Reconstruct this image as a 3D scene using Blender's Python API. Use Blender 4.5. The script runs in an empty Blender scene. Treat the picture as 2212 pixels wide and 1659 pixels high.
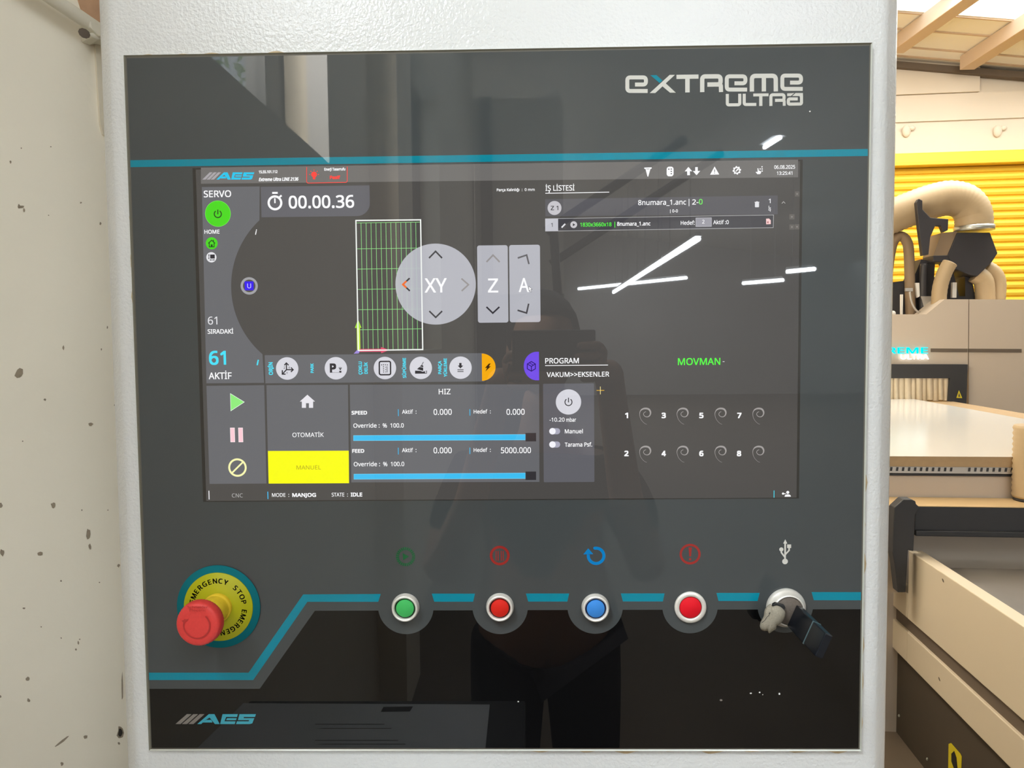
import bpy, bmesh, math, random
from mathutils import Vector, Matrix
random.seed(7)
D = bpy.data
SC = bpy.context.scene
COL = SC.collection

# ---------------------------------------------------------------- camera, world, light, exposure
F_PX = 1662.0
PZ = 1.54                                             # height of the middle of the control panel above the floor
CAM = Vector((0.024908, -0.671187, PZ + 0.058561))
def cam_axes(a, b, c):
    Rx = Matrix.Rotation(a, 3, 'X'); Rz = Matrix.Rotation(b, 3, 'Z'); Ry = Matrix.Rotation(c, 3, 'Y')
    R = Rz @ Rx @ Ry
    return R.col[0].copy(), R.col[1].copy(), R.col[2].copy()
C_R, C_F, C_U = cam_axes(-0.054911, 0.019016, 0.009626)
cd = D.cameras.new('camera')
cd.sensor_fit = 'HORIZONTAL'; cd.sensor_width = 36.0
cd.lens = F_PX / 2212.0 * 36.0
cd.clip_start = 0.005; cd.clip_end = 200
cam = D.objects.new('camera', cd); COL.objects.link(cam)
M4 = Matrix.Identity(4)
for i in range(3):
    M4[i][0] = C_R[i]; M4[i][1] = C_U[i]; M4[i][2] = -C_F[i]; M4[i][3] = CAM[i]
cam.matrix_world = M4
SC.camera = cam

W_ = D.worlds.new('sky'); SC.world = W_; W_.use_nodes = True
bg = W_.node_tree.nodes['Background']
bg.inputs[0].default_value = (0.80, 0.92, 1.0, 1); bg.inputs[1].default_value = 3.5

def area(name, loc, target, sx, sy, power, color):
    l = D.lights.new(name, 'AREA'); l.shape = 'RECTANGLE'; l.size = sx; l.size_y = sy
    l.energy = power; l.color = color
    o = D.objects.new(name, l); COL.objects.link(o); o.location = loc
    o.rotation_euler = (Vector(target) - Vector(loc)).to_track_quat('-Z', 'Y').to_euler()
    return o
# daylight entering by the high window in the left wall, behind and left of the camera
area('window_daylight', (-1.3, -2.2, 4.2), (-0.12, -0.2, 1.0), 0.8, 0.8, 190, (0.86, 0.94, 1.0))
# added fill over the near hall; daylight from the far roof light
area('hall_fill', (1.6, -4.3, 5.3), (1.5, -3.9, 0.0), 3.0, 3.0, 20, (1.0, 0.95, 0.88))
area('sill_daylight', (-0.86, -0.95, 2.9), (-0.68, -1.9, 2.6), 0.3, 0.3, 170, (1.0, 0.95, 0.86))
area('far_roof_daylight', (4.2, 5.6, 4.55), (4.4, 6.5, 0.0), 2.6, 2.0, 180, (1.0, 0.90, 0.74))

SC.view_settings.view_transform = 'Standard'
try: SC.view_settings.look = 'None'
except Exception: pass
SC.view_settings.exposure = 0.08
SC.view_settings.gamma = 1.0
SC.view_settings.use_curve_mapping = False
SC.cycles.use_denoising = True
SC.cycles.max_bounces = 6
SC.cycles.transparent_max_bounces = 16
SC.cycles.sample_clamp_indirect = 6.0
SC.cycles.caustics_reflective = False
SC.cycles.caustics_refractive = False

# ---------------------------------------------------------------- helpers
def lin(c):
    return c / 12.92 if c <= 0.04045 else ((c + 0.055) / 1.055) ** 2.4
def rgb(r, g, b):
    return (lin(r / 255), lin(g / 255), lin(b / 255), 1)

def mat(name, col, rough=0.5, metal=0.0, spec=0.5, noise=None, bump=None, coat=0.0):
    """noise = (scale, amount, detail) colour variation; bump = (scale, strength, distance)"""
    m = D.materials.new(name); m.use_nodes = True
    nt = m.node_tree; p = nt.nodes['Principled BSDF']
    p.inputs['Base Color'].default_value = col
    p.inputs['Roughness'].default_value = rough
    p.inputs['Metallic'].default_value = metal
    p.inputs['Specular IOR Level'].default_value = spec
    if coat: p.inputs['Coat Weight'].default_value = coat
    if noise or bump:
        tc = nt.nodes.new('ShaderNodeTexCoord')
    if noise:
        n = nt.nodes.new('ShaderNodeTexNoise'); n.inputs['Scale'].default_value = noise[0]
        n.inputs['Detail'].default_value = noise[2] if len(noise) > 2 else 4
        nt.links.new(tc.outputs['Object'], n.inputs['Vector'])
        mx = nt.nodes.new('ShaderNodeMix'); mx.data_type = 'RGBA'
        k = noise[1]
        mx.inputs[6].default_value = tuple(c * (1 - k) for c in col[:3]) + (1,)
        mx.inputs[7].default_value = tuple(min(1, c * (1 + k)) for c in col[:3]) + (1,)
        nt.links.new(n.outputs['Fac'], mx.inputs[0]); nt.links.new(mx.outputs[2], p.inputs['Base Color'])
    if bump:
        n = nt.nodes.new('ShaderNodeTexNoise'); n.inputs['Scale'].default_value = bump[0]; n.inputs['Detail'].default_value = 2
        nt.links.new(tc.outputs['Object'], n.inputs['Vector'])
        b = nt.nodes.new('ShaderNodeBump'); b.inputs['Strength'].default_value = bump[1]; b.inputs['Distance'].default_value = bump[2]
        nt.links.new(n.outputs['Fac'], b.inputs['Height']); nt.links.new(b.outputs['Normal'], p.inputs['Normal'])
    return m

def clear_coat(nt, sock):
    """the smooth front face of the glass over a printed or lit layer: mirrors a few per cent, more at a glancing angle"""
    N = nt.nodes.new; lw = N('ShaderNodeLayerWeight'); lw.inputs[0].default_value = 0.5
    p = N('ShaderNodeMath'); p.operation = 'POWER'; p.inputs[1].default_value = 5.0
    q = N('ShaderNodeMath'); q.operation = 'MULTIPLY_ADD'; q.inputs[1].default_value = 0.955; q.inputs[2].default_value = 0.050
    g = N('ShaderNodeBsdfGlossy'); g.inputs['Roughness'].default_value = 0.012
    mx = N('ShaderNodeMixShader')
    nt.links.new(lw.outputs['Facing'], p.inputs[0]); nt.links.new(p.outputs[0], q.inputs[0]); nt.links.new(q.outputs[0], mx.inputs[0])
    h = N('ShaderNodeBsdfGlossy'); h.inputs['Roughness'].default_value = 0.30      # smeared finger marks spread a little of the mirror image
    gm = N('ShaderNodeMixShader'); gm.inputs[0].default_value = 0.10
    nt.links.new(g.outputs[0], gm.inputs[1]); nt.links.new(h.outputs[0], gm.inputs[2])
    nt.links.new(sock, mx.inputs[1]); nt.links.new(gm.outputs[0], mx.inputs[2])
    o = nt.get_output_node('CYCLES') or N('ShaderNodeOutputMaterial')
    nt.links.new(mx.outputs[0], o.inputs[0])
def glassed(name, col, noise=None):
    """pigment printed on the back of the glass"""
    m = D.materials.new(name); m.use_nodes = True; nt = m.node_tree; nt.nodes.clear()
    nt.nodes.new('ShaderNodeOutputMaterial'); d = nt.nodes.new('ShaderNodeBsdfDiffuse'); d.inputs[0].default_value = col
    clear_coat(nt, d.outputs[0]); return m
def pane_mat():
    m = D.materials.new('clear_glass'); m.use_nodes = True; nt = m.node_tree; nt.nodes.clear()
    nt.nodes.new('ShaderNodeOutputMaterial'); t = nt.nodes.new('ShaderNodeBsdfTransparent'); clear_coat(nt, t.outputs[0]); return m
def emis(name, col, strength=1.0, coat=False):
    m = D.materials.new(name); m.use_nodes = True
    nt = m.node_tree; nt.nodes.clear()
    e = nt.nodes.new('ShaderNodeEmission'); o = nt.nodes.new('ShaderNodeOutputMaterial')
    e.inputs[0].default_value = col; e.inputs[1].default_value = strength
    nt.links.new(e.outputs[0], o.inputs[0])
    if coat: clear_coat(nt, e.outputs[0])
    return m

_E = {}
def E(r, g, b):
    """a colour shown on the lit screen"""
    k = (r, g, b)
    if k not in _E: _E[k] = emis('screen_%d_%d_%d' % k, rgb(r, g, b), 1.0, True)
    return _E[k]

def wloc(o):
    v = Vector((0, 0, 0))
    while o is not None:
        v = v + o.location; o = o.parent
    return v

def thing(name, label, cat, loc=(0, 0, 0), group=None):
    o = D.objects.new(name, None); COL.objects.link(o); o.location = loc
    o.empty_display_size = 0.05
    o['label'] = label; o['category'] = cat
    if group: o['group'] = group
    return o
def tag(o, label, cat, group=None):
    o['label'] = label; o['category'] = cat
    if group: o['group'] = group
    return o
def struct(o, label=None):
    o['kind'] = 'structure'
    if label: o['label'] = label
    return o

class MB:
    """collects faces in world coordinates and links them as one mesh object"""
    def __init__(s): s.v = []; s.f = []; s.m = []; s.mats = []; s.smooth = []
    def mi(s, m):
        if m not in s.mats: s.mats.append(m)
        return s.mats.index(m)
    def face(s, pts, m, smooth=False):
        b = len(s.v); s.v += [tuple(p) for p in pts]
        s.f.append(tuple(range(b, b + len(pts)))); s.m.append(s.mi(m)); s.smooth.append(smooth)
    def grid(s, rows, m, closed=False, smooth=True, capends=False):
        b = len(s.v); n = len(rows[0])
        for r in rows: s.v += [tuple(p) for p in r]
        for i in range(len(rows) - 1):
            for j in range(n if closed else n - 1):
                k = (j + 1) % n
                s.f.append((b + i * n + j, b + i * n + k, b + (i + 1) * n + k, b + (i + 1) * n + j)); s.m.append(s.mi(m)); s.smooth.append(smooth)
        if capends:
            s.f.append(tuple(b + j for j in range(n))[::-1]); s.m.append(s.mi(m)); s.smooth.append(False)
            q = b + (len(rows) - 1) * n
            s.f.append(tuple(q + j for j in range(n))); s.m.append(s.mi(m)); s.smooth.append(False)
    def prism(s, pts, ext, m, mside=None):
        """polygon of 3D points pushed along ext"""
        ext = Vector(ext); a = [Vector(p) for p in pts]; c = [p + ext for p in a]
        b = len(s.v); n = len(a)
        s.v += [tuple(p) for p in a] + [tuple(p) for p in c]
        s.f.append(tuple(range(b, b + n))); s.m.append(s.mi(m)); s.smooth.append(False)
        s.f.append(tuple(range(b + 2 * n - 1, b + n - 1, -1))); s.m.append(s.mi(m)); s.smooth.append(False)
        for i in range(n):
            j = (i + 1) % n
            s.f.append((b + i, b + n + i, b + n + j, b + j)); s.m.append(s.mi(mside or m)); s.smooth.append(False)
    def box(s, lo, hi, m):
        (x0, y0, z0), (x1, y1, z1) = lo, hi
        s.prism([(x0, y0, z0), (x1, y0, z0), (x1, y0, z1), (x0, y0, z1)], (0, y1 - y0, 0), m)
    def obox(s, o, ax, ay, az, m):
        """box from corner o with edge vectors ax ay az"""
        o = Vector(o); ax = Vector(ax); ay = Vector(ay); az = Vector(az)
        s.prism([o, o + ax, o + ax + az, o + az], ay, m)
    def tube(s, pts, r, m, seg=12, cap=True, ridges=None):
        pts = [Vector(p) for p in pts]; rows = []
        up = Vector((0, 0, 1)); prev = None
        for i, p in enumerate(pts):
            t = (pts[min(i + 1, len(pts) - 1)] - pts[max(i - 1, 0)]).normalized()
            if prev is None:
                a = t.cross(up)
                if a.length < 1e-4: a = t.cross(Vector((1, 0, 0)))
            else:
                a = prev - t * prev.dot(t)
            a.normalize(); b = t.cross(a).normalized(); prev = a
            rr = r(i / max(1, len(pts) - 1)) if callable(r) else r
            if ridges: rr *= 1 + (ridges if i % 2 else 0)
            rows.append([p + (a * math.cos(2 * math.pi * k / seg) + b * math.sin(2 * math.pi * k / seg)) * rr for k in range(seg)])
        s.grid(rows, m, closed=True, capends=cap)
    def lathe(s, prof, cx, cz, m, seg=48, y0=0.0):
        """profile [(radius, y)] turned about the panel normal (the Y axis) through (cx, cz)"""
        rows = [[(cx + r * math.cos(2 * math.pi * k / seg), y0 + y, cz + r * math.sin(2 * math.pi * k / seg)) for k in range(seg)] for r, y in prof]
        s.grid(rows, m, closed=True)
    def ball(s, c, rx, ry, rz, m, n=16, rot=None, fn=None):
        rows = []
        for i in range(n + 1):
            th = math.pi * i / n; row = []
            for k in range(2 * n):
                ph = math.pi * k / n
                d = Vector((math.sin(th) * math.cos(ph), math.sin(th) * math.sin(ph), math.cos(th)))
                q = 1 + (fn(d) if fn else 0)
                v = Vector((d.x * rx, d.y * ry, d.z * rz)) * q
                if rot: v = rot @ v
                row.append(Vector(c) + v)
            rows.append(row)
        s.grid(rows, m, closed=True)
    def build(s, name, parent=None, bevel=0.0, fixn=True):
        off = wloc(parent) if parent else Vector((0, 0, 0))
        me = D.meshes.new(name)
        me.from_pydata([tuple(Vector(v) - off) for v in s.v], [], s.f)
        for m in s.mats: me.materials.append(m)
        for p, i, sm in zip(me.polygons, s.m, s.smooth): p.material_index = i; p.use_smooth = sm
        if fixn:
            b = bmesh.new(); b.from_mesh(me)
            bmesh.ops.remove_doubles(b, verts=b.verts, dist=1e-7)
            bmesh.ops.recalc_face_normals(b, faces=b.faces); b.to_mesh(me); b.free()
        me.update()
        o = D.objects.new(name, me); COL.objects.link(o)
        if parent: o.parent = parent
        if bevel:
            bv = o.modifiers.new('edge', 'BEVEL'); bv.width = bevel; bv.segments = 2; bv.limit_method = 'ANGLE'; bv.angle_limit = math.radians(35)
        return o

# measuring the photograph: where the sight line of a photo pixel meets a real plane of the place
def ray(px, py):
    return (C_R * ((px - 1106) / F_PX) + C_F + C_U * (-(py - 829.5) / F_PX))
def hit(px, py, n, d):
    r = ray(px, py); n = Vector(n)
    return CAM + r * ((d - n.dot(CAM)) / n.dot(r))
def pp(px, py, y=0.0):
    p = hit(px, py, (0, 1, 0), y); return p.x, p.z
def on_x(px, py, x): return hit(px, py, (1, 0, 0), x)
def on_z(px, py, z): return hit(px, py, (0, 0, 1), z)
def refl(px, py, y0):
    """a point y0 in front of the panel that the panel mirrors towards the camera at this pixel"""
    p = hit(px, py, (0, 1, 0), y0); return Vector((p.x, -p.y, p.z))
def refl_z(px, py, z):
    p = on_z(px, py, z); return Vector((p.x, -p.y, p.z))

PY = 0.0006          # depth of the printed layer behind the front of the glass
class G:
    """flat graphics on the panel's printed layer or on its screen; photo measurements are brought onto that plane"""
    def __init__(s, y=PY, step=5e-6): s.mb = MB(); s.y = PY + (y - PY) * .25; s.step = step
    def nx(s): s.y -= s.step; return s.y
    def P(s, px, py): return pp(px, py, PY)
    def k(s, px, py): return (pp(px + 20, py, PY)[0] - pp(px - 20, py, PY)[0]) / 40
    def add(s, pts, m):
        y = s.y; s.mb.face([(x, y, z) for x, z in pts], m)
    def poly(s, pts, m): s.nx(); s.add([s.P(*p) for p in pts], m)
    def bounds(s, x0, y0, x1, y1):
        mx, my = (x0 + x1) / 2, (y0 + y1) / 2
        return s.P(x0, my)[0], s.P(mx, y1)[1], s.P(x1, my)[0], s.P(mx, y0)[1]
    def rect(s, x0, y0, x1, y1, m, r=0):
        s.nx(); X0, Z0, X1, Z1 = s.bounds(x0, y0, x1, y1)
        if not r: s.add([(X0, Z0), (X1, Z0), (X1, Z1), (X0, Z1)], m); return
        s.add(s.rr(X0, Z0, X1, Z1, r * s.k((x0 + x1) / 2, (y0 + y1) / 2)), m)
    @staticmethod
    def rr(X0, Z0, X1, Z1, R, n=8, which=(1, 1, 1, 1)):
        out = []
        for q, (cx, cz, a) in enumerate(((X1 - R, Z1 - R, 0), (X0 + R, Z1 - R, 90), (X0 + R, Z0 + R, 180), (X1 - R, Z0 + R, 270))):
            if not which[q]:
                out.append(((X1, Z1), (X0, Z1), (X0, Z0), (X1, Z0))[q]); continue
            for i in range(n + 1):
                t = math.radians(a + 90 * i / n); out.append((cx + R * math.cos(t), cz + R * math.sin(t)))
        return out
    def disc(s, cx, cy, r, m, a0=0, a1=360, n=48):
        s.nx(); X, Z = s.P(cx, cy); R = r * s.k(cx, cy)
        full = (a1 - a0 >= 360)
        s.add([(X + R * math.cos(math.radians(a0 + (a1 - a0) * i / n)), Z + R * math.sin(math.radians(a0 + (a1 - a0) * i / n))) for i in range(n if full else n + 1)], m)
    def strokem(s, pts, w, m, closed=False):
        """stroke of width w through metric points, mitred"""
        s.nx(); n = len(pts); P = [Vector(p) for p in pts]; L = []; R = []
        for i in range(n):
            a = P[i] - P[i - 1] if (i > 0 or closed) else P[1] - P[0]
            b = P[(i + 1) % n] - P[i] if (i < n - 1 or closed) else P[-1] - P[-2]
            a.normalize(); b.normalize()
            na = Vector((-a.y, a.x)); nb = Vector((-b.y, b.x)); mm = na + nb
            if mm.length < 1e-6: mm = na
            mm.normalize(); q = min(2.5, 1 / max(0.2, mm.dot(na)))
            ww = (w(i / max(1, n - 1)) if callable(w) else w) / 2
            L.append(P[i] + mm * ww * q); R.append(P[i] - mm * ww * q)
        for i in range(n if closed else n - 1):
            j = (i + 1) % n; s.add([tuple(L[i]), tuple(L[j]), tuple(R[j]), tuple(R[i])], m)
    def stroke(s, pts, w, m, closed=False, rnd=0):
        k = s.k(*pts[0])
        if rnd: pts = s.round(pts, rnd, closed)
        s.strokem([s.P(*p) for p in pts], (lambda t: w(t) * k) if callable(w) else w * k, m, closed)
    @staticmethod
    def round(pts, r, closed=False, n=5):
        out = []; N = len(pts)
        for i, p in enumerate(pts):
            rr_ = r[i] if isinstance(r, (list, tuple)) else r
            if rr_ == 0 or (not closed and i in (0, N - 1)): out.append(p); continue
            p = Vector(p); a = Vector(pts[i - 1]) - p; b = Vector(pts[(i + 1) % N]) - p
            q = min(rr_, a.length * .49, b.length * .49); A = p + a.normalized() * q; B = p + b.normalized() * q
            for k in range(n + 1):
                t = k / n; out.append(tuple(A * (1 - t) ** 2 + p * 2 * t * (1 - t) + B * t * t))
        return out
    def arc(s, cx, cy, r, a0, a1, w, m, n=32):
        X, Z = s.P(cx, cy); k = s.k(cx, cy); R = r * k
        full = abs(a1 - a0) >= 360
        pts = [(X + R * math.cos(math.radians(a0 + (a1 - a0) * i / n)), Z + R * math.sin(math.radians(a0 + (a1 - a0) * i / n))) for i in range(n if full else n + 1)]
        s.strokem(pts, (lambda t: w(t) * k) if callable(w) else w * k, m, closed=full)
    def text(s, t, x0, y0, x1, y1, m, bold=0.0, shear=0.0, up=False):
        """lettering whose capitals span photo rows y0..y1 and whose ink spans columns x0..x1 (for up: rotated a quarter turn)"""
        s.nx(); X0, Z0, X1, Z1 = s.bounds(x0, y0, x1, y1)
        vs, fs, cap = glyphs(t, shear)
        xs = [v[0] for v in vs]; a, b = min(xs), max(xs); mi = s.mb.mi(m)
        k = max(0.0, bold + THICK) / cap * ((Z1 - Z0) if not up else (X1 - X0))
        for dx, dz in ((0, 0),) if k <= 0 else ((k, k), (-k, k), (k, -k), (-k, -k)) if bold < .02 else [(k * i, k * j) for i in (-1, 0, 1) for j in (-1, 0, 1)]:      # heavier faces are struck again a hair aside
            base = len(s.mb.v)
            for x, z in vs:
                u = (x - a) / (b - a); w = z / cap
                if not up: q = (X0 + k + u * (X1 - X0 - 2 * k) + dx, s.y, Z0 + k + w * (Z1 - Z0 - 2 * k) + dz)
                else: q = (X1 - k - w * (X1 - X0 - 2 * k) + dx, s.y, Z0 + k + u * (Z1 - Z0 - 2 * k) + dz)
                s.mb.v.append(q)
            for f in fs: s.mb.f.append(tuple(base + i for i in f)); s.mb.m.append(mi); s.mb.smooth.append(False)
            s.nx()
    def build(s, name, parent): return s.mb.build(name, parent, fixn=False)

_GL = {}
FONT = None
try:      # a lettering face that comes with Blender itself; its built-in face is used when it is missing
    import os
    FONT = D.fonts.load(os.path.join(bpy.utils.system_resource('DATAFILES'), 'fonts', 'NotoSansHebrew-Regular.woff2'))
except Exception:
    FONT = None
THICK = 0.008 if FONT else 0.0
def _curve_mesh(t, shear):
    c = D.curves.new('lettering', 'FONT'); c.body = t; c.size = 1.0; c.shear = shear; c.resolution_u = 4
    if FONT: c.font = FONT
    o = D.objects.new('lettering', c); COL.objects.link(o)
    dg = bpy.context.evaluated_depsgraph_get(); dg.update()
    me = D.meshes.new_from_object(o.evaluated_get(dg))
    vs = [(v.co.x, v.co.y) for v in me.vertices]; fs = [tuple(p.vertices) for p in me.polygons]
    D.objects.remove(o); D.curves.remove(c); D.meshes.remove(me)
    return vs, fs
def glyphs(t, shear=0.0):
    if 'H' not in _GL: _GL['H'] = max(q[1] for q in _curve_mesh('H', 0)[0])
    if (t, shear) not in _GL: _GL[(t, shear)] = _curve_mesh(t, shear) + (_GL['H'],)
    return _GL[(t, shear)]

# ---------------------------------------------------------------- materials
m_paint = mat('white_powder_coat', (0.67, 0.67, 0.66, 1), 0.28, 0, 0.5, noise=(3, 0.02), bump=(330, 0.6, 0.0012))
m_wall = mat('cream_plaster', (0.93, 0.86, 0.72, 1), 0.85, 0, 0.2, noise=(5, 0.06, 6), bump=(120, 0.16, 0.002))
m_hall = mat('hall_plaster', (0.72, 0.64, 0.54, 1), 0.9, 0, 0.2, noise=(1.2, 0.06, 5))
m_grey_wall = mat('grey_plaster', (0.62, 0.61, 0.59, 1), 0.9, 0, 0.2, noise=(1.0, 0.12, 5))
m_chip = mat('bare_plaster', (0.33, 0.27, 0.20, 1), 0.95, 0, 0.1, noise=(300, 0.25))
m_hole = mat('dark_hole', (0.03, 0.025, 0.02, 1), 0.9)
m_filler = mat('cream_filler', (0.76, 0.69, 0.55, 1), 0.8, noise=(30, 0.06))
m_pipe = mat('painted_pipe', (0.74, 0.69, 0.57, 1), 0.45, noise=(60, 0.05))
m_brick = mat('bare_brick', (0.55, 0.33, 0.20, 1), 0.9, noise=(60, 0.2))
m_glue = mat('old_glue', (0.52, 0.40, 0.24, 1), 0.8, noise=(160, 0.35, 6))
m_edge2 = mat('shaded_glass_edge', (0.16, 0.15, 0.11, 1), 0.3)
m_edge = mat('polished_glass_edge', (0.50, 0.51, 0.45, 1), 0.2, 0, 0.6)
m_dark_edge = mat('shaded_seal', (0.10, 0.09, 0.07, 1), 0.6)
m_print = glassed('grey_print', rgb(67, 71, 72))
m_black = glassed('black_print', rgb(10, 10, 11))
m_rim = glassed('screen_rim', rgb(50, 48, 45))
m_teal = glassed('teal_print', rgb(0, 128, 150))
m_tealring = mat('teal_ring_print', rgb(24, 106, 114), 0.7, 0, 0.0)
m_logo = glassed('silver_print', rgb(205, 203, 196))
m_pgreen = glassed('green_print', rgb(14, 92, 50))
m_pred = glassed('red_print', rgb(150, 42, 38))
m_pblue = glassed('blue_print', rgb(0, 122, 190))
m_greyslash = glassed('grey_print_light', rgb(118, 112, 106))
m_logoteal = glassed('logo_teal', rgb(58, 150, 168))
m_lime = mat('yellow_plate', rgb(172, 170, 16), 0.5, 0, 0.25)
m_ink = mat('black_ink', (0.012, 0.011, 0.01, 1), 0.6)
m_mush = mat('red_plastic', rgb(214, 62, 58), 0.5, 0, 0.4, noise=(500, 0.10), bump=(700, 0.15, 0.0006))
m_ycol = mat('yellow_plastic', rgb(232, 196, 52), 0.55, 0, 0.4, noise=(300, 0.08))
m_metal = mat('satin_metal', (0.84, 0.81, 0.75, 1), 0.36, 0.45, 0.5, noise=(400, 0.05))
m_cgreen = mat('green_cap', rgb(66, 176, 92), 0.6, 0, 0.2)
m_cred = mat('red_cap', rgb(206, 34, 22), 0.6, 0, 0.2)
m_ccrim = mat('crimson_cap', rgb(216, 20, 36), 0.6, 0, 0.2)
m_cblue = mat('blue_cap', rgb(58, 130, 208), 0.6, 0, 0.2)
m_rgreen = mat('green_rim', rgb(8, 44, 20), 0.4); m_rred = mat('red_rim', rgb(58, 6, 4), 0.4)
m_rblue = mat('blue_rim', rgb(6, 16, 62), 0.4)
m_stick = mat('black_plastic', (0.007, 0.009, 0.013, 1), 0.25, 0, 0.35)
m_seam = mat('glossy_seam', (0.10, 0.16, 0.17, 1), 0.15, 0, 0.6)
m_dust = mat('dusty_rubber', (0.31, 0.28, 0.22, 1), 0.95, 0, 0.1, noise=(900, 0.35, 4), bump=(900, 0.4, 0.001))
m_strap = mat('black_rubber', (0.01, 0.01, 0.01, 1), 0.6)
m_mach = mat('machine_beige', (0.58, 0.49, 0.40, 1), 0.5, 0, 0.4)
m_mach2 = mat('machine_cream', (0.74, 0.64, 0.49, 1), 0.5, 0, 0.4)
m_dark = mat('charcoal_metal', (0.035, 0.035, 0.038, 1), 0.5, 0, 0.4)
m_groove = mat('brown_groove', (0.13, 0.10, 0.075, 1), 0.7)
m_skirt = mat('dark_skirt', (0.065, 0.05, 0.035, 1), 0.7)
m_board = mat('white_laminate', (0.80, 0.78, 0.74, 1), 0.16, 0, 0.5)
m_mdf = mat('fibreboard', (0.42, 0.29, 0.16, 1), 0.8, noise=(40, 0.12))
m_alu = mat('aluminium', (0.55, 0.52, 0.48, 1), 0.4, 0.6)
m_bed = mat('grey_bed', (0.20, 0.18, 0.165, 1), 0.55, noise=(4, 0.25, 5))
m_ply = mat('pale_plywood', (0.66, 0.47, 0.25, 1), 0.6, noise=(6, 0.10))
m_hose = mat('corrugated_hose', (0.46, 0.34, 0.20, 1), 0.5, 0, 0.5)
m_hosed = mat('hose_groove', (0.34, 0.23, 0.12, 1), 0.6)
m_yellow = mat('yellow_slats', (0.86, 0.56, 0.05, 1), 0.45, 0, 0.4)
m_fabric = mat('fringe_fabric', (0.68, 0.58, 0.43, 1), 0.9, noise=(14, 0.15))
m_shroud = mat('black_shroud', (0.028, 0.026, 0.03, 1), 0.5)
m_shroud2 = mat('brown_shroud_side', (0.26, 0.18, 0.11, 1), 0.6)
m_clamp = mat('steel_clamp', (0.6, 0.62, 0.58, 1), 0.3, 0.8)
m_white = mat('white_plastic', (0.8, 0.78, 0.74, 1), 0.5)
m_beam = mat('painted_beam', (0.60, 0.45, 0.32, 1), 0.7)
m_ceil = mat('ceiling_panel', (0.90, 0.86, 0.79, 1), 0.85, noise=(2, 0.03))
m_floor = mat('concrete_floor', (0.15, 0.115, 0.08, 1), 0.7, noise=(2, 0.25, 6))
m_sticker = mat('yellow_sticker', (0.80, 0.66, 0.02, 1), 0.5)
m_tube = emis('lit_tube', (0.86, 0.93, 1.0, 1), 185)
m_warm = emis('warm_fill_tube', (1.0, 0.90, 0.74, 1), 90)  # serves only the added fill tubes of the far hall
m_frame = mat('grey_window_frame', (0.16, 0.16, 0.16, 1), 0.5)
m_lampbody = mat('lamp_body', (0.7, 0.7, 0.7, 1), 0.5)
m_cyan_sign = emis('sign_cyan', (0.0, 0.85, 1.0, 1), 1.6)
m_white_sign = emis('sign_white', (1.0, 0.98, 0.95, 1), 3.0)

m_pane = pane_mat()

def veil_mat(name, col, fac):
    """a translucent screen element: lets what the screen shows beneath it through"""
    m = D.materials.new(name); m.use_nodes = True; nt = m.node_tree; nt.nodes.clear()
    o = nt.nodes.new('ShaderNodeOutputMaterial'); mx = nt.nodes.new('ShaderNodeMixShader')
    t = nt.nodes.new('ShaderNodeBsdfTransparent'); e = nt.nodes.new('ShaderNodeEmission'); e.inputs[0].default_value = col
    mx.inputs[0].default_value = fac
    nt.links.new(t.outputs[0], mx.inputs[1]); nt.links.new(e.outputs[0], mx.inputs[2]); clear_coat(nt, mx.outputs[0]); return m

# ---------------------------------------------------------------- the setting
LW = -0.62                                            # left wall plane; near the cabinet the wall is turned, to catch more light, by 38 degrees
WA = math.radians(38); WN = Vector((math.cos(WA), -math.sin(WA), 0)); WT = Vector((math.sin(WA), math.cos(WA), 0)); WP = Vector((LW, 0.05, 0))
def on_w(px, py, e=0.0): return hit(px, py, WN, WN.dot(WP) + e)
mY = Vector((0.086, 0.996, 0)).normalized(); mX = Vector((mY.y, -mY.x, 0))   # the machine and the hall end stand a few degrees askew
def on_t(px, py, t): return hit(px, py, mY, mY.dot(CAM) + t)
def on_s(px, py, s_): return hit(px, py, mX, mX.dot(CAM) + s_)
def mp(s_, t, z):
    p = CAM + mX * s_ + mY * t; return Vector((p.x, p.y, z))
TW = 9.5                                              # distance of the hall's far wall

b = MB(); b.face([(-0.9, -22, 0), (11, -22, 0), (11, 12, 0), (-0.9, 12, 0)], m_floor)
struct(b.build('floor'), 'brown concrete floor of the machine hall')

# left wall, with a high window behind the camera and a second one further back
WIN = [(-1.9, -0.85, CAM.z + 0.593, 3.5), (-5.2, -3.6, CAM.z - 0.05, 3.4)]
b = MB()
def wall_piece(y0, y1, z0, z1, m=m_wall): b.box((LW - 0.22, y0, z0), (LW, y1, z1), m)
y0_, y1_, z0_, z1_ = WIN[0]
wall_piece(y1_, 0.05, 0, 5.6); wall_piece(y0_, y1_, 0, z0_); wall_piece(y0_, y1_, z1_, 5.6)
wall_piece(-3.6, y0_, 0, 5.6); wall_piece(-5.2, -3.6, 0, WIN[1][2]); wall_piece(-5.2, -3.6, 3.4, 5.6); wall_piece(-22, -5.2, 0, 5.6)
b.prism([WP, WP + WT * .8, WP + WT * .8 + Vector((0, 0, 5.6)), WP + Vector((0, 0, 5.6))], WN * -.22, m_wall)
e_ = WP + WT * .79; b.box((e_.x - .2, e_.y, 0), (e_.x, 11.5, 5.6), m_wall)
b.box((LW, -2.95, 0), (LW + 0.12, -2.55, 5.5), m_wall)
wl = struct(b.build('wall_left'), 'cream plaster wall with chipped paint')
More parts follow.
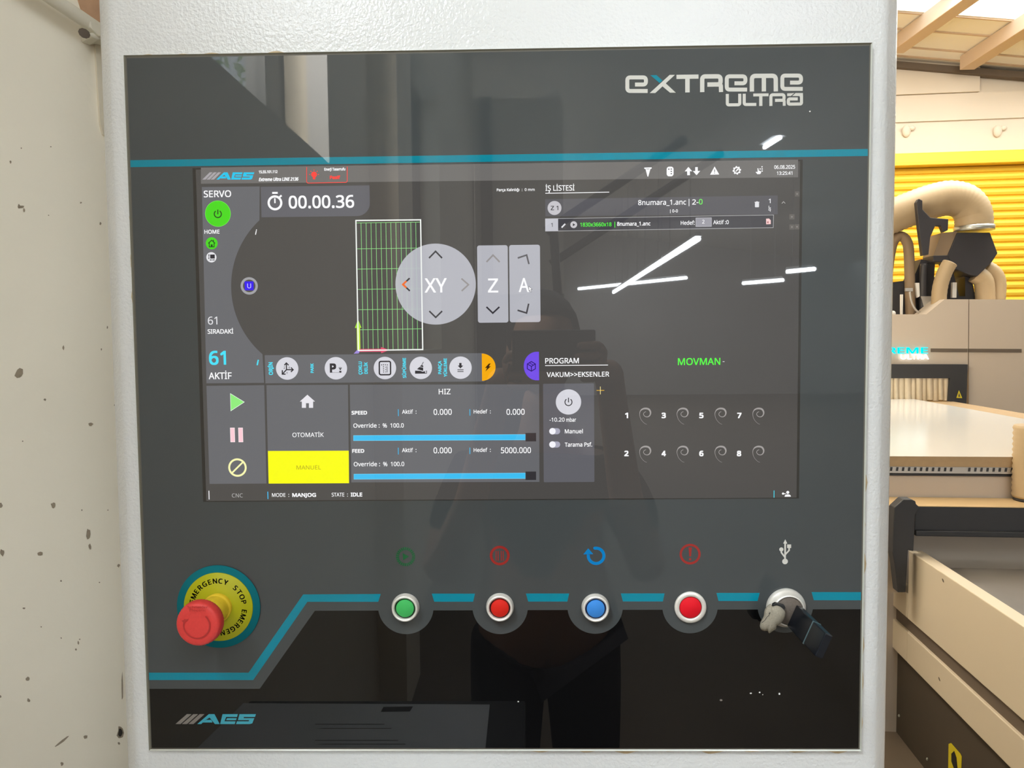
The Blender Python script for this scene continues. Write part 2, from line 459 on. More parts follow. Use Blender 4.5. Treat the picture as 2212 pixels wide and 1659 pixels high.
for i, (y0, y1, z0, z1) in enumerate(WIN):
    b = MB(); fx0, fx1 = LW - 0.205, LW - 0.145
    for (a0, a1, c0, c1) in ((y0, y0 + .05, z0, z1), (y1 - .05, y1, z0, z1), (y0, y1, z0, z0 + .05), (y0, y1, z1 - .05, z1)):
        b.box((fx0, a0, c0), (fx1, a1, c1), m_dark)
    if i == 0: b.box((fx0, y0 + .05, z0), (fx1, y0 + .19, z1), m_frame); b.box((LW - .07, y0, z0), (LW - .001, y0 + .004, z1), m_lampbody)  # pale strip on the reveal puts its cooler light into the colour
    else: b.box((fx0, -4.45, z0), (fx1, -4.37, z1), m_dark)
    w = struct(b.build('window_%d' % (i + 1)))
    g = MB(); g.face([(LW - .175, y0, z0), (LW - .175, y1, z0), (LW - .175, y1, z1), (LW - .175, y0, z1)], m_pane)
    g.build('pane', w, fixn=False)
# chips where the paint has come off
b = MB()
def chip(px, py, w, h, m=m_chip, a=0.0, x=0.0006):
    n = 9; pts = []
    for i in range(n):
        t = 2 * math.pi * i / n; q = random.uniform(0.65, 1.2)
        dx, dy = w / 2 * q * math.cos(t), h / 2 * q * math.sin(t)
        pts.append(on_w(px + dx * math.cos(a) - dy * math.sin(a), py + dx * math.sin(a) + dy * math.cos(a), x))
    b.face(pts, m)
for c in [(137, 751, 5, 12), (41, 807, 19, 25), (97, 863, 6, 6), (196, 916, 11, 9), (2, 1092, 8, 12), (115, 1091, 10, 13), (177, 1102, 3, 4), (191, 1153, 9, 25),
          (194, 1180, 6, 14), (5, 1194, 12, 16), (86, 1196, 13, 8), (52, 1314, 7, 5), (89, 1354, 3, 3), (169, 1388, 4, 9), (164, 1403, 6, 6), (59, 1467, 9, 10),
          (62, 1513, 8, 10), (1, 1505, 4, 6), (185, 1592, 9, 9), (41, 445, 6, 10), (47, 447, 12, 5), (52, 455, 5, 9), (110, 317, 3, 3), (46, 320, 3, 3), (23, 350, 5, 6),
          (175, 438, 4, 4), (105, 465, 3, 3), (217, 483, 4, 7), (219, 755, 3, 6), (232, 707, 3, 7), (49, 953, 3, 3), (132, 1255, 4, 4), (132, 1378, 3, 4), (172, 1381, 3, 3),
          (215, 1258, 3, 3), (134, 1650, 8, 10), (243, 626, 2, 4), (248, 875, 3, 5), (233, 1102, 3, 3), (256, 1222, 6, 8)]: chip(*c)
chip(133, 1602, 52, 6, a=-0.66)
chip(264, 1480, 4, 76)
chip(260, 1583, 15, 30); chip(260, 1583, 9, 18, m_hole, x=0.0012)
chip(257, 1606, 6, 8)
b.build('paint_chips', wl, fixn=False)['kind'] = 'stuff'
b = MB(); b.prism([on_w(*p, 0.002) for p in ((150, -60), (262, -60), (262, 88), (222, 62), (180, 34))], WN * -.004, m_brick)
b.build('bare_brick_patch', wl)
b = MB(); b.prism([on_w(*p, 0.004) for p in ((206, 95), (230, 100), (236, 300), (223, 290), (217, 268), (211, 180))], WN * -.008, m_filler)
b.build('filler_strip', wl)

# hall: right wall, back wall, far wall with the yellow roller shutter, sloping roof
b = MB(); b.box((10.6, -22, 0), (10.8, 12, 6.5), m_grey_wall); struct(b.build('wall_right'))
b = MB(); b.box((-0.9, -22.2, 0), (10.8, -22, 6.5), m_grey_wall); struct(b.build('wall_back'))
A1 = on_t(1938, 133, TW); A2 = on_t(2212, 156, TW)
SLOPE = (A2.z - A1.z) / (A2 - A1).dot(mX)
S1 = (A1 - CAM).dot(mX)
def roof_z(s_): return A1.z + SLOPE * (s_ - S1)
def roof(s_, t): return mp(s_, t, roof_z(s_))
def on_roof(px, py, drop=0.0):
    r = ray(px, py)     # plane z = A1.z - drop + SLOPE*(s - S1)
    a = r.z - SLOPE * mX.dot(r); c = (A1.z - drop) - CAM.z - SLOPE * S1
    return CAM + r * (c / a)
sa, sb = -1.0, 11.2
b = MB()
for (t0, t1, s0, s1) in ((8.2, TW + .1, sa, sb), (-23, -6.0, sa, sb), (-2.6, 5.2, sa, sb), (5.2, 8.2, sa, 1.9), (5.2, 8.2, 6.6, sb), (-6.0, -2.6, sa, 0.0), (-6.0, -2.6, 3.2, sb)):
    b.prism([roof(s0, t0), roof(s1, t0), roof(s1, t1), roof(s0, t1)], (0, 0, 0.06), m_ceil)
for t in (8.22, 8.6, 9.05, 9.3):
    b.prism([roof(1.5, t), roof(sb, t), roof(sb, t + .025), roof(1.5, t + .025)], (0, 0, -0.012), m_beam)
struct(b.build('ceiling'), 'pale sloping roof panels over the machine hall')
for i, (e0, e1, w) in enumerate((((1925, 112), (2090, -8), 46), ((2078, 148), (2240, 44), 40))):
    b = MB(); p0 = on_roof(*e0, 0.16); p1 = on_roof(*e1, 0.16); q0 = on_roof(e0[0] + 12, e0[1] + 17, 0.16)
    d = (p1 - p0).normalized(); sd = Vector((-d.y, d.x, 0)).normalized() * 0.16
    if sd.dot(q0 - p0) < 0: sd = -sd
    p0 = p0 - d * .05; p1 = p1 + d * 3.0
    b.prism([p0, p1, p1 + sd, p0 + sd], (0, 0, 0.15), m_beam)
    struct(b.build('trim_%d' % (i + 1), bevel=0.006), 'beige roof beam under the sloping ceiling')
b = MB()
wz = 6.3
b.obox(mp(sa, TW, 0), mX * (sb - sa), mY * 0.2, (0, 0, wz), m_hall)
q = on_t(1930, 208, TW).z
b.obox(mp(1.4, TW - 0.06, q), mX * ((on_t(2112, 150, TW) - CAM).dot(mX) - 1.4), mY * 0.08, (0, 0, on_t(2050, 145, TW).z - q + .25), m_hall)
for py in (203, 274):
    z = on_t(2075, py, TW).z
    b.obox(mp(1.4, TW - 0.03, z - .30), mX * (sb - 1.4), mY * 0.05, (0, 0, .30 if py == 203 else .26), m_hall)
for px in (1958, 2155):
    c = on_t(px, 283, TW - 0.05); b.ball(c, .05, .03, .07, m_hall, 6); b.ball(c + mX * .06 + Vector((0, 0, .03)), .04, .03, .03, m_hall, 6)
struct(b.build('wall_far'), 'beige plaster end wall above the yellow shutter')
b = MB(); z = on_t(2050, 143, TW).z
b.obox(mp(1.4, TW - 0.12, roof_z(1.4) - .11), mX * 9.5 + Vector((0, 0, SLOPE * 9.5)), mY * 0.1, (0, 0, 0.07), m_groove)
struct(b.build('trim_3'), 'dark gap between end wall and roof')

# yellow roller shutter
zt = on_t(2075, 331, TW - 0.1).z
sh = struct(D.objects.new('door_1', None), 'yellow slatted roller shutter behind the router'); COL.objects.link(sh); sh.location = mp(4, TW - .1, 0)
b = MB(); s0, s1 = 1.2, 10.5
prof = []
zz = zt - 0.14; pitch = 0.088
while zz > 0:
    for u, dep in ((0, 0.0), (.18, .028), (.5, .036), (.80, .026), (.93, 0.0)): prof.append((zz - u * pitch, dep))
    zz -= pitch
rows = [[mp(s0, TW - .06 - d, max(z, 0)) for z, d in prof], [mp(s1, TW - .06 - d, max(z, 0)) for z, d in prof]]
b.grid(rows, m_yellow, smooth=False); b.build('slat_curtain', sh)
b = MB(); b.obox(mp(s0, TW - .20, zt - .14), mX * (s1 - s0), mY * .17, (0, 0, .14), m_yellow)
b.obox(mp(s0, TW - .22, zt - .145), mX * (s1 - s0), mY * .19, (0, 0, .035), m_yellow)
b.build('head_box', sh, bevel=.01)

# ---------------------------------------------------------------- pipe and clip on the left wall
pa = on_w(113, -3, .022); pb = on_w(196, 53, .022)
d = (pb - pa).normalized()
t = thing('conduit_pipe', 'cream painted pipe running along the top of the chipped wall', 'pipe', pa)
b = MB(); b.tube([pa - d * .5, pa, pb, pb + d * .12], 0.0078, m_pipe, 20); b.build('pipe', t)
def wq(px, py, e=0.0): return on_w(px, py, e)
b = MB(); b.prism([wq(168, 58), wq(186, 62), wq(232, 92), wq(232, 106), wq(206, 98), wq(190, 92), wq(170, 74)], WN * .030, m_pipe)
b.prism([wq(172, 84), wq(180, 82), wq(201, 90), wq(201, 97), wq(192, 98), wq(176, 92)], WN * .026, m_pipe); b.build('wall_clip', t, bevel=.003)
b = MB(); c1 = wq(182, 72, .0306)
b.face([c1 + WT * (.0065 * math.cos(a)) + Vector((0, 0, .0055 * math.sin(a))) for a in [2 * math.pi * i / 10 for i in range(10)]], m_groove)
b.build('screw_hole', t, fixn=False)

# ---------------------------------------------------------------- white control cabinet
CF = 0.0042                                            # cabinet front plane, behind the 4 mm glass
cab = thing('control_cabinet', 'tall white powder-coated metal cabinet carrying the dark control panel', 'cabinet', (0, .15, 0))
xlo = pp(247, 829, .022)[0]; xro = pp(1924, 829, .022)[0]
xl = xlo + .018; xr = xro - .018
prof = [(xlo + .002, .36), (xlo, .05), (xlo + .0005, CF + .016), (xlo + .003, CF + .0125), (xl - .004, CF + .0028), (xl - .001, CF + .0006), (xl + .004, CF),
        (xr - .004, CF), (xr + .001, CF + .0006), (xr + .004, CF + .0028), (xro - .003, CF + .0125), (xro - .0005, CF + .016), (xro, .05), (xro - .002, .36)]
b = MB()
b.grid([[(x, y, z) for x, y in prof] for z in (0.08, 0.6, 1.2, 1.8, 2.25)], m_paint, closed=True, smooth=True, capends=True)
hs = b.build('housing', cab)
b = MB(); b.box((xlo + .02, .03, 0), (xro - .02, .34, .08), m_dark); b.build('plinth', cab)
b = MB(); b.box((-.34, -.30, 1.115), (.02, .0035, 1.135), m_dark); b.build('keyboard_shelf', cab, bevel=.003)

# sheet of paper lying on the shelf: the panel mirrors it at the lower left
zs = 1.136
c = [refl_z(*p, zs) for p in ((525, 1521), (1058, 1524))]
b = MB()
pts = [c[0], c[1], Vector((c[1].x, -.03, zs)), Vector((c[0].x - .03, -.03, zs))]
m_paper = mat('paper', (0.84, 0.87, 0.90, 1), 0.8)
b.prism(pts, (0, 0, .0006), m_paper)
lb = [refl_z(*p, zs + .0008) for p in ((828, 1528), (892, 1527), (885, 1538), (822, 1539))]
b.face(lb, m_ink)
for k, py in enumerate((1565, 1574, 1600, 1608)):
    b.face([refl_z(680 + 20 * (k % 2), py, zs + .0008), refl_z(830 + 15 * k, py, zs + .0008), refl_z(830 + 15 * k, py + 1.2, zs + .0008), refl_z(680, py + 1.2, zs + .0008)], m_groove)
tag(b.build('paper_sheet', fixn=False), 'pale printed paper sheet on the cabinet shelf, mirrored in lower panel glass', 'paper')

# ---------------------------------------------------------------- the control panel
panel = thing('control_console', 'dark glass control panel with lit machine screen and coloured push buttons', 'control panel', (0, 0, PZ - .31))
XL, XR, ZB, ZT = -.32, .32, PZ - .30829, PZ + .30829
def frame_strip(o0, o1, y0, y1, m, sides):
    """ring between the glass outline inset by o0 and by o1, sloping from depth y0 to y1"""
    a = [(XL + o0, ZB + o0), (XR - o0, ZB + o0), (XR - o0, ZT - o0), (XL + o0, ZT - o0)]
    c = [(XL + o1, ZB + o1), (XR - o1, ZB + o1), (XR - o1, ZT - o1), (XL + o1, ZT - o1)]
    f = MB()
    for i in sides:
        j = (i + 1) % 4
        f.face([(a[i][0], y0, a[i][1]), (a[j][0], y0, a[j][1]), (c[j][0], y1, c[j][1]), (c[i][0], y1, c[i][1])], m)
    return f
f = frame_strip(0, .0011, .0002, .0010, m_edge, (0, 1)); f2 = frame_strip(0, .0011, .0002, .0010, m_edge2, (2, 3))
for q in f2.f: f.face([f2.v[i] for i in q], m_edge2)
f.build('polished_edge', panel, fixn=False)
f = frame_strip(0, .0001, .0002, .0041, m_edge, (0, 1, 2, 3)); f.build('side_edge', panel, fixn=False)
f = frame_strip(.0011, .0030, .0011, .0011, m_dark_edge, (0, 1, 2, 3)); f.build('edge_seal', panel, fixn=False)

# dried glue squeezed out around the glass
def ribbon(axis, fixed, a, bb, sgn, wmax, n, lo=0.0):
    prev = None; b = MB()
    for i in range(n + 1):
        u = a + (bb - a) * i / n; w = max(lo, wmax * (0.35 + 0.35 * math.sin(i * .55 + fixed * 50) + 0.2 * math.sin(i * .23 + 2) + random.uniform(-.08, .08)))
        if i in (0, n): w *= .3
        p = [(u, fixed), (u, fixed + sgn * w)] if axis == 'h' else [(fixed, u), (fixed + sgn * w, u)]
        if prev: b.face([(prev[0][0], CF - .0005, prev[0][1]), (p[0][0], CF - .0005, p[0][1]), (p[1][0], CF - .0005, p[1][1]), (prev[1][0], CF - .0005, prev[1][1])], m_glue)
        prev = p
    b.build('dried_glue', panel, fixn=False)
ribbon('h', ZT, XL + .006, -.17, 1, .0028, 60)
ribbon('h', ZB, -.30, .08, -1, .0022, 90); ribbon('h', ZB, .02, .318, -1, .0048, 90)
ribbon('v', XR, ZB + .0, ZB + .25, 1, .0036, 80); ribbon('v', XR, ZB + .25, ZT - .1, 1, .0010, 90)
ribbon('v', XL, ZT - .27, ZT - .12, -1, .0032, 50); ribbon('v', XL, ZB, ZT - .02, -1, .0009, 120)

# printed layer
g = G(PY + .0004)
i0 = .0024
g.add([(XL + i0, ZB + i0), (XR - i0, ZB + i0), (XR - i0, ZT - i0), (XL + i0, ZT - i0)], m_print)
PCX = [(876.5, 1311), (1080.3, 1311), (1285.6, 1310.4), (1490.6, 1309.5), (1696.5, 1308.5)]
def zat(px, py): return pp(px, py, PY)[1]
xa, xb_ = XL + i0, XR - i0
poly = [(xa, ZB + i0), (xb_, ZB + i0), (xb_, zat(1860, 1316))]
for (cx, cy) in reversed(PCX):
    X, Z = g.P(cx, cy); R = 60 * g.k(cx, cy); zl = zat(cx, 1319.3 - 3.3 * (cx - 700) / 1160)
    a0 = math.asin((zl - Z) / R)
    for i in range(25):
        t = a0 - (math.pi + 2 * a0) * i / 24; poly.append((X + R * math.cos(t), Z + R * math.sin(t)))
poly += [g.P(680, 1319.5), g.P(561, 1488)]
poly += [(xa, zat(322, 1488))]
g.nx(); g.add(poly, m_black)
g.mb.box((XL + .0016, .0012, ZB + .0016), (XR - .0016, .0040, ZT - .0016), m_dark_edge)
fascia = g.build('glass_fascia', panel)
fascia['label'] = 'grey glass plate with black lower field'

def teal(pts):
    g = G(PY - .0001)
    pts = [(max(xa, min(xb_, x)), z) for x, z in [g.P(*p) for p in pts]]
    g.nx(); g.add(pts, m_teal); g.build('teal_stripe', panel)
teal(((250, 346.6), (1100, 333.6), (1900, 321.4), (1900, 336.6), (1100, 348.8), (250, 361.6)))
teal(((300, 1453), (537, 1453), (655, 1284), (822.5, 1283), (817, 1300), (664, 1300), (547, 1469), (300, 1469)))
for x0, x1, x2, x3, y in ((932.5, 1026, 1022, 938, 1282.3), (1136, 1229.5, 1225.5, 1141, 1282), (1341, 1435.6, 1432, 1345.5, 1281.8), (1547.6, 1641, 1636.5, 1552, 1280.8), (1753, 1900, 1900, 1758, 1279)):
    teal(((x0, y), (x1, y), (x2, y + 17.5), (x3, y + 17.5)))

# brand lettering EXTREME ULTRA, drawn stroke by stroke (zoomed survey, scale 2212/430)
g = G(PY - .0002); Z_ = 430 / 2212
def L(pts, w=46, rnd=0, m=m_logo, closed=False):
    # small tilt of the survey is taken out on the panel
    g.stroke([(1330 + x * Z_, 140 + y * Z_) for x, y in pts], w * Z_, m, closed, rnd * Z_ if not isinstance(rnd, (list, tuple)) else [q * Z_ for q in rnd])
def e_letter(x0, x1, yt, yb, w=48):
    h = w / 2; mid = yt + (yb - yt) * .52
    L([(x0 + (x1 - x0) * .43, mid), (x1 - h, mid), (x1 - h, yt + h), (x0 + h, yt + h), (x0 + h, yb - h), (x1 - 5, yb - h)], w * .9, 34)
e_letter(105, 360, 116, 315); e_letter(1210, 1465, 104, 300); e_letter(1827, 2083, 96, 292)
def Lp(pts, m=m_logo): g.poly([(1330 + x * Z_, 140 + y * Z_) for x, y in pts], m)
Lp([(600, 112), (658, 112), (440, 314), (378, 314)]); Lp([(556, 206), (668, 310), (604, 310), (515, 236)])
Lp([(385, 116), (452, 114), (520, 175), (488, 202)], m_teal)
L([(675, 135), (920, 131)], 46); L([(797, 135), (797, 307)], 50)
L([(961, 304), (961, 130), (1165, 128), (1165, 218), (1018, 220)], 48, 36); L([(1120, 220), (1168, 220), (1170, 303)], 46, 20)
L([(1513, 298), (1513, 124), (1778, 122), (1779, 296)], 48, 42); L([(1646, 124), (1646, 296)], 48)
L([(1240, 324), (1240, 446), (1378, 444), (1378, 322)], 34, 20); L([(1428, 322), (1428, 442), (1562, 441)], 34, 22)
L([(1528, 336), (1698, 334)], 32); L([(1612, 336), (1612, 458)], 36)
L([(1724, 458), (1724, 334), (1870, 332), (1870, 394), (1770, 396)], 34, 24); L([(1840, 396), (1872, 396), (1872, 456)], 32, 12)
Lp([(1905, 318), (1985, 314), (1945, 348), (1905, 348)]); Lp([(1998, 314), (2040, 314), (2062, 348), (1960, 348)])
L([(2064, 340), (2064, 436), (1918, 438), (1918, 380), (2022, 380)], 34, 18); Lp([(1998, 314), (2080, 314), (2080, 360), (2046, 360), (2040, 346), (1962, 346)])
s_ = g.build('title_lettering', panel); s_['label'] = 'silver lettering EXTREME ULTRA'

def aes(g, x0, y0, w, h, m1, m2):
    """slashes and italic letters AES inside a box, coordinates 0..100 x 0..100"""
    def Q(pts, m): g.poly([(x0 + x * w / 100, y0 + y * h / 100) for x, y in pts], m)
    for i in range(3): Q([(0 + 8.0 * i, 100), (14.2 + 8.0 * i, 0), (20.2 + 8.0 * i, 0), (6.4 + 8.0 * i, 100)], m1)
    Q([(27, 100), (41.5, 0), (48.5, 0), (42.5, 35), (38.3, 55), (34.0, 84), (32.0, 100)], m2)
    Q([(41.5, 0), (48.5, 0), (55, 100), (49, 100), (42.5, 35)], m2); Q([(38.3, 57), (44.5, 57), (46, 84), (33.9, 84)], m2)
    Q([(58.5, 0), (77.5, 0), (76.5, 28), (63, 28), (61.0, 72), (74.8, 72), (73.6, 100), (55.5, 100)], m2)
    Q([(64.0, 40), (76.0, 40), (75.4, 60), (63.0, 60)], m2)
    Q([(79.5, 0), (100, 0), (98.8, 28), (85, 28), (84.8, 40), (98, 40), (95.5, 92), (92.5, 100), (75.3, 100), (76.4, 72), (91, 72), (91.4, 60), (77.6, 60)], m2)
g = G(PY - .0002); aes(g, 379, 1542.5, 174, 21.5, m_greyslash, m_logoteal)
s_ = g.build('maker_logo', panel); s_['label'] = 'grey and teal AES logo'

# printed symbols above the buttons
g = G(PY - .0002); 
for i in range(26): g.arc(876, 1202.5, 17.5, i * 360 / 26, i * 360 / 26 + 9.5, 6.5, m_pgreen, 3)
g.poly(((870, 1194.5), (883.5, 1202), (871, 1210)), m_pgreen); g.build('start_symbol', panel)
g = G(PY - .0002)
g.arc(1079.5, 1200, 19, 0, 360, 4.5, m_pred, 40)
for i in range(26): g.arc(1079.5, 1200, 18.5, i * 360 / 26, i * 360 / 26 + 8, 6, m_pred, 3)
for x in (1074, 1085):
    g.rect(x - 3.2, 1190, x - 1.4, 1211, m_pred); g.rect(x + 1.2, 1190, x + 3, 1211, m_pred)
g.build('pause_symbol', panel)
g = G(PY - .0002); g.arc(1287.6, 1200.6, 16.8, 100, -190, 6.5, m_pblue, 40); g.disc(1284.7, 1184, 3.2, m_pblue, n=16)
g.poly(((1260, 1197.5), (1270.6, 1184.5), (1281.5, 1197)), m_pblue); g.build('reset_symbol', panel)
g = G(PY - .0002); g.arc(1490.7, 1197, 20.2, 0, 360, 5, m_pred, 40); g.poly(((1487.2, 1182.5), (1494.5, 1182.5), (1492.7, 1202), (1489, 1202)), m_pred); g.rect(1488.6, 1205.5, 1493, 1210, m_pred)
g.build('stop_symbol', panel)
g = G(PY - .0002)
def U(pts, w): g.stroke([(1640 + x * 180 / 1194, 1160 + y * 180 / 1194) for x, y in pts], w * 180 / 1194, m_logo)
def Ud(x, y, r): g.disc(1640 + x * 180 / 1194, 1160 + y * 180 / 1194, r * 180 / 1194, m_logo, n=24)
U([(372, 90), (370, 340)], 24); Ud(370, 350, 41); Ud(317, 178, 30); g.poly([(1640 + x * .15075, 1160 + y * .15075) for x, y in ((343, 94), (373, 33), (403, 94))], m_logo)
U([(317, 180), (317, 222), (368, 290)], 22); U([(428, 130), (428, 190), (374, 250)], 22); g.poly([(1640 + x * .15075, 1160 + y * .15075) for x, y in ((400, 106), (457, 106), (457, 158), (400, 158))], m_logo)
s_ = g.build('usb_symbol', panel)
# tiny chips of dirt on the glass
for px, py, r in ((1641, 1496, 2.2), (1648, 1501, 1.2), (1622, 1498, 2.6), (1684, 1499.5, 3), (1119.5, 1516, 1.8), (1750, 240, 2), (1558, 1513, 4)):
    g = G(-.0004); X, Z = pp(px, py); R = r * .0004
    g.nx(); g.add([(X + R * random.uniform(.6, 1.2) * math.cos(a), Z + R * random.uniform(.5, 1) * math.sin(a)) for a in [i * math.pi / 3 for i in range(6)]], m_white if r < 3.5 else m_greyslash); g.build('dirt_speck', panel)

# ---------------------------------------------------------------- the lit screen
WHT = E(250, 250, 252); OFF = E(226, 226, 230); PAN = E(103, 104, 108); PAN2 = E(98, 98, 104); CY = E(70, 226, 250); GRN = E(70, 214, 20); LIM = E(80, 250, 60); INK = E(44, 42, 50)
SBG = E(76, 74, 72); BAR = E(110, 108, 106); BLU = E(62, 190, 242); RED = E(255, 66, 58)
g = G(PY + .0002)
g.rect(427, 354, 1730, 1080.5, m_rim)
g.rect(434, 357, 1724.5, 1078.5, SBG)
display = g.build('display', panel); display['label'] = 'lit machine screen'
UY = PY - .0003
def UI(name, fn, y=UY):
    g = G(y); fn(g); return g.build(name, display)

def f(g):
    g.poly(((434, 362), (1724, 345), (1724, 383), (434, 397)), BAR)
UI('title_bar', f, UY + .0003)
def f(g): aes(g, 437, 372.3, 112.5, 15.7, E(168, 164, 168), E(30, 196, 236))
UI('screen_logo', f)
def f(g):
    g.text('15.55.101.112', 559, 368, 599.5, 374.3, WHT, .02)
    g.text('Extreme Ultra LINE 2136', 559, 383.5, 645, 391, WHT, .02, .25)
UI('machine_name_text', f)
def f(g):
    g.stroke([(662.5, 361), (662.5, 395.5), (750, 394), (750, 360)], 1.4, RED, rnd=4)
    g.disc(678.5, 377, 6.2, RED, n=24); g.poly(((675.5, 381), (681.5, 381), (681, 387.5), (676, 387.5)), RED)
    for a in (0, 45, 90, 135, 180):
        c, s = math.cos(math.radians(a)), math.sin(math.radians(a)); g.stroke([(678.5 + 8.3 * c, 377 - 8.3 * s), (678.5 + 10.6 * c, 377 - 10.6 * s)], 1.6, RED)
    g.text('Enerji Tasarrufu', 700.5, 362.5, 746, 368.5, WHT, .02); g.text('Pasif', 712.5, 379.5, 735, 387, RED, .035)
UI('energy_saving_tile', f)
def f(g):
    # tool
    g.poly(((1391.7, 362), (1407.5, 361.5), (1407.8, 364.3), (1405, 365), (1400.3, 381.5), (1398.6, 381.5), (1394.4, 365.3), (1391.5, 364.6)), WHT); g.rect(1396, 364.6, 1403, 365.6, BAR)
UI('tool_icon', f)
def f(g):
    g.rect(1440, 360, 1455, 381, WHT, 5.5)
    for x, y in ((1444.8, 365.5), (1450, 365.3), (1450, 370.3), (1450, 375.2)): g.disc(x, y, 1.35, INK, n=12)
UI('remote_icon', f)
def f(g):
    g.poly(((1487, 360.5), (1495.3, 370), (1490.2, 370), (1490.4, 378.5), (1484.4, 378.6), (1484.2, 370.2), (1479, 370.3)), WHT)
    g.poly(((1501.7, 361), (1507.2, 361), (1507.3, 369.3), (1512.6, 369.2), (1504.6, 378.6), (1496.5, 369.5), (1501.7, 369.4)), WHT)
UI('transfer_arrows_icon', f)
def f(g):
    g.poly(((1543.6, 359.5), (1553.6, 377), (1533.8, 377.5)), WHT); g.rect(1542.8, 366, 1544.4, 371.6, BAR); g.disc(1543.6, 374, .95, BAR, n=10)
UI('warning_icon', f)
def f(g):
    X, Z = g.P(1591.6, 368); k = g.k(1591, 368); pts = []
    for i in range(64):
        a = 2 * math.pi * i / 64; r = (9.2 if (i % 8) < 4 else 7.4) * k; pts.append((X + r * math.cos(a), Z + r * math.sin(a)))
    g.nx(); g.add(pts, WHT); g.disc(1591.6, 368, 4.9, BAR, n=24); g.stroke([(1589.2, 370.4), (1594, 365.6)], 2.3, WHT); g.disc(1593.4, 366.2, 2.0, WHT, n=14)
UI('settings_icon', f)
def f(g):
    g.stroke([(1637, 363.6), (1638.3, 371)], 2.2, WHT); g.poly(((1636.3, 368), (1643.6, 369.5), (1644, 373.5), (1642, 376), (1636, 376.4), (1632.2, 372), (1633.4, 370.8), (1636.4, 372)), WHT)
    for x, y in ((1646, 360.4), (1646.3, 365), (1646.2, 369.5), (1642, 365)): g.disc(x, y, 1.5, WHT, n=10)
UI('hand_icon', f)
def f(g):
    g.text('06.08.2025', 1672.3, 356.8, 1717.5, 364.8, WHT, .004); g.text('13:25:41', 1678, 370.2, 1711.5, 377.8, WHT, .004)
UI('date_time_text', f)

# left column
def arcpts(a0, a1, n=40): return [(694 - 194.7 * math.cos(math.radians(a)), 617.5 - 194.7 * math.sin(math.radians(a))) for a in [a0 + (a1 - a0) * i / n for i in range(n + 1)]]
def f(g):
    top = arcpts(46.5, 0, 24); bot = arcpts(0, -49.3, 24)
    pts = [(436, 404), (561, 402.5), (561.5, 474)]
    pts += [p for p in top if p[0] < 561] + bot[1:] + [(570, 768), (570.5, 827), (446, 828)]
    # split into strips so that every face stays flat and convex
    arc = top + bot[1:]
    yl = lambda y: 436 + (y - 404) * (446 - 436) / 424
    g.poly(((436, 404), (561, 402.8), (560.5, arc[0][1]), (yl(arc[0][1]), arc[0][1])), PAN)
    y = g.y
    for p, q in zip(arc[:-1], arc[1:]): g.add([g.P(yl(p[1]), p[1]), g.P(*p), g.P(*q), g.P(yl(q[1]), q[1])], PAN)
    g.add([g.P(yl(arc[-1][1]), arc[-1][1]), g.P(*arc[-1]), g.P(570.5, 827), g.P(446, 828)], PAN)
UI('side_menu', f, UY + .0002)
def power(g, cx, cy, r, w, m):
    g.arc(cx, cy, r, 125, 415, w, m, 28); g.stroke([(cx, cy - r * 1.25), (cx, cy + r * .1)], w, m)
def f(g):
    g.text('SERVO', 440, 411.5, 499.3, 426, WHT, .004)
    g.disc(470.8, 461.6, 27.7, E(120, 236, 90)); g.disc(470.8, 461.6, 26.9, GRN); power(g, 470.6, 462.3, 7.6, 2.3, E(20, 66, 12))
UI('servo_button', f)
def house(g, cx, cy, s, m, m2):
    g.stroke([(cx - 7.4 * s, cy - .2 * s), (cx, cy - 7 * s), (cx + 7.4 * s, cy - .2 * s)], 1.9 * s, m)
    g.stroke([(cx - 5.2 * s, cy - 1.5 * s), (cx - 5.2 * s, cy + 7.2 * s), (cx + 5.2 * s, cy + 7.2 * s), (cx + 5.2 * s, cy - 1.5 * s)], 1.8 * s, m)
    g.rect(cx - 2 * s, cy + 2 * s, cx + 2 * s, cy + 7.2 * s, m); g.rect(cx + 2.8 * s, cy - 8 * s, cx + 4.6 * s, cy - 4 * s, m)
def f(g):
    g.text('HOME', 441.7, 496.3, 474.3, 505, WHT, .008)
    g.disc(457.4, 525.6, 12.8, GRN); house(g, 457.4, 526, 1.0, E(14, 62, 16), GRN)
UI('home_button', f)
def f(g):
    g.disc(456.7, 555.8, 11, OFF); g.rect(454, 549.8, 464, 558.6, INK)
    g.stroke([(451.2, 550), (451.2, 559)], 1.2, INK); g.stroke([(453.5, 561.7), (463.5, 561.5)], 1.2, INK)
    for p in (((449.3, 551.6), (451.2, 549), (453.1, 551.6)), ((449.3, 557.4), (451.2, 560), (453.1, 557.4)), ((455.4, 559.8), (452.8, 561.6), (455.4, 563.4)), ((461.6, 559.7), (464.2, 561.5), (461.6, 563.3))): g.poly(p, INK)
UI('park_position_icon', f)
UI('info_mark', lambda g: g.text('i', 551, 496, 555.2, 507, WHT, .01, .25)); UI('info_mark', lambda g: g.text('i', 554.2, 777.5, 559.4, 789, CY, .03, .25))
def f(g):
    g.text('61', 449, 684, 469.5, 701, OFF, -.004); g.text('SIRADAKİ', 448.6, 711, 504, 720.8, WHT, .006)
    g.text('61', 451.5, 758, 488.3, 788, CY, .01); g.text('AKTİF', 451, 804.5, 500.6, 819, WHT, .004)
UI('tool_number_text', f)
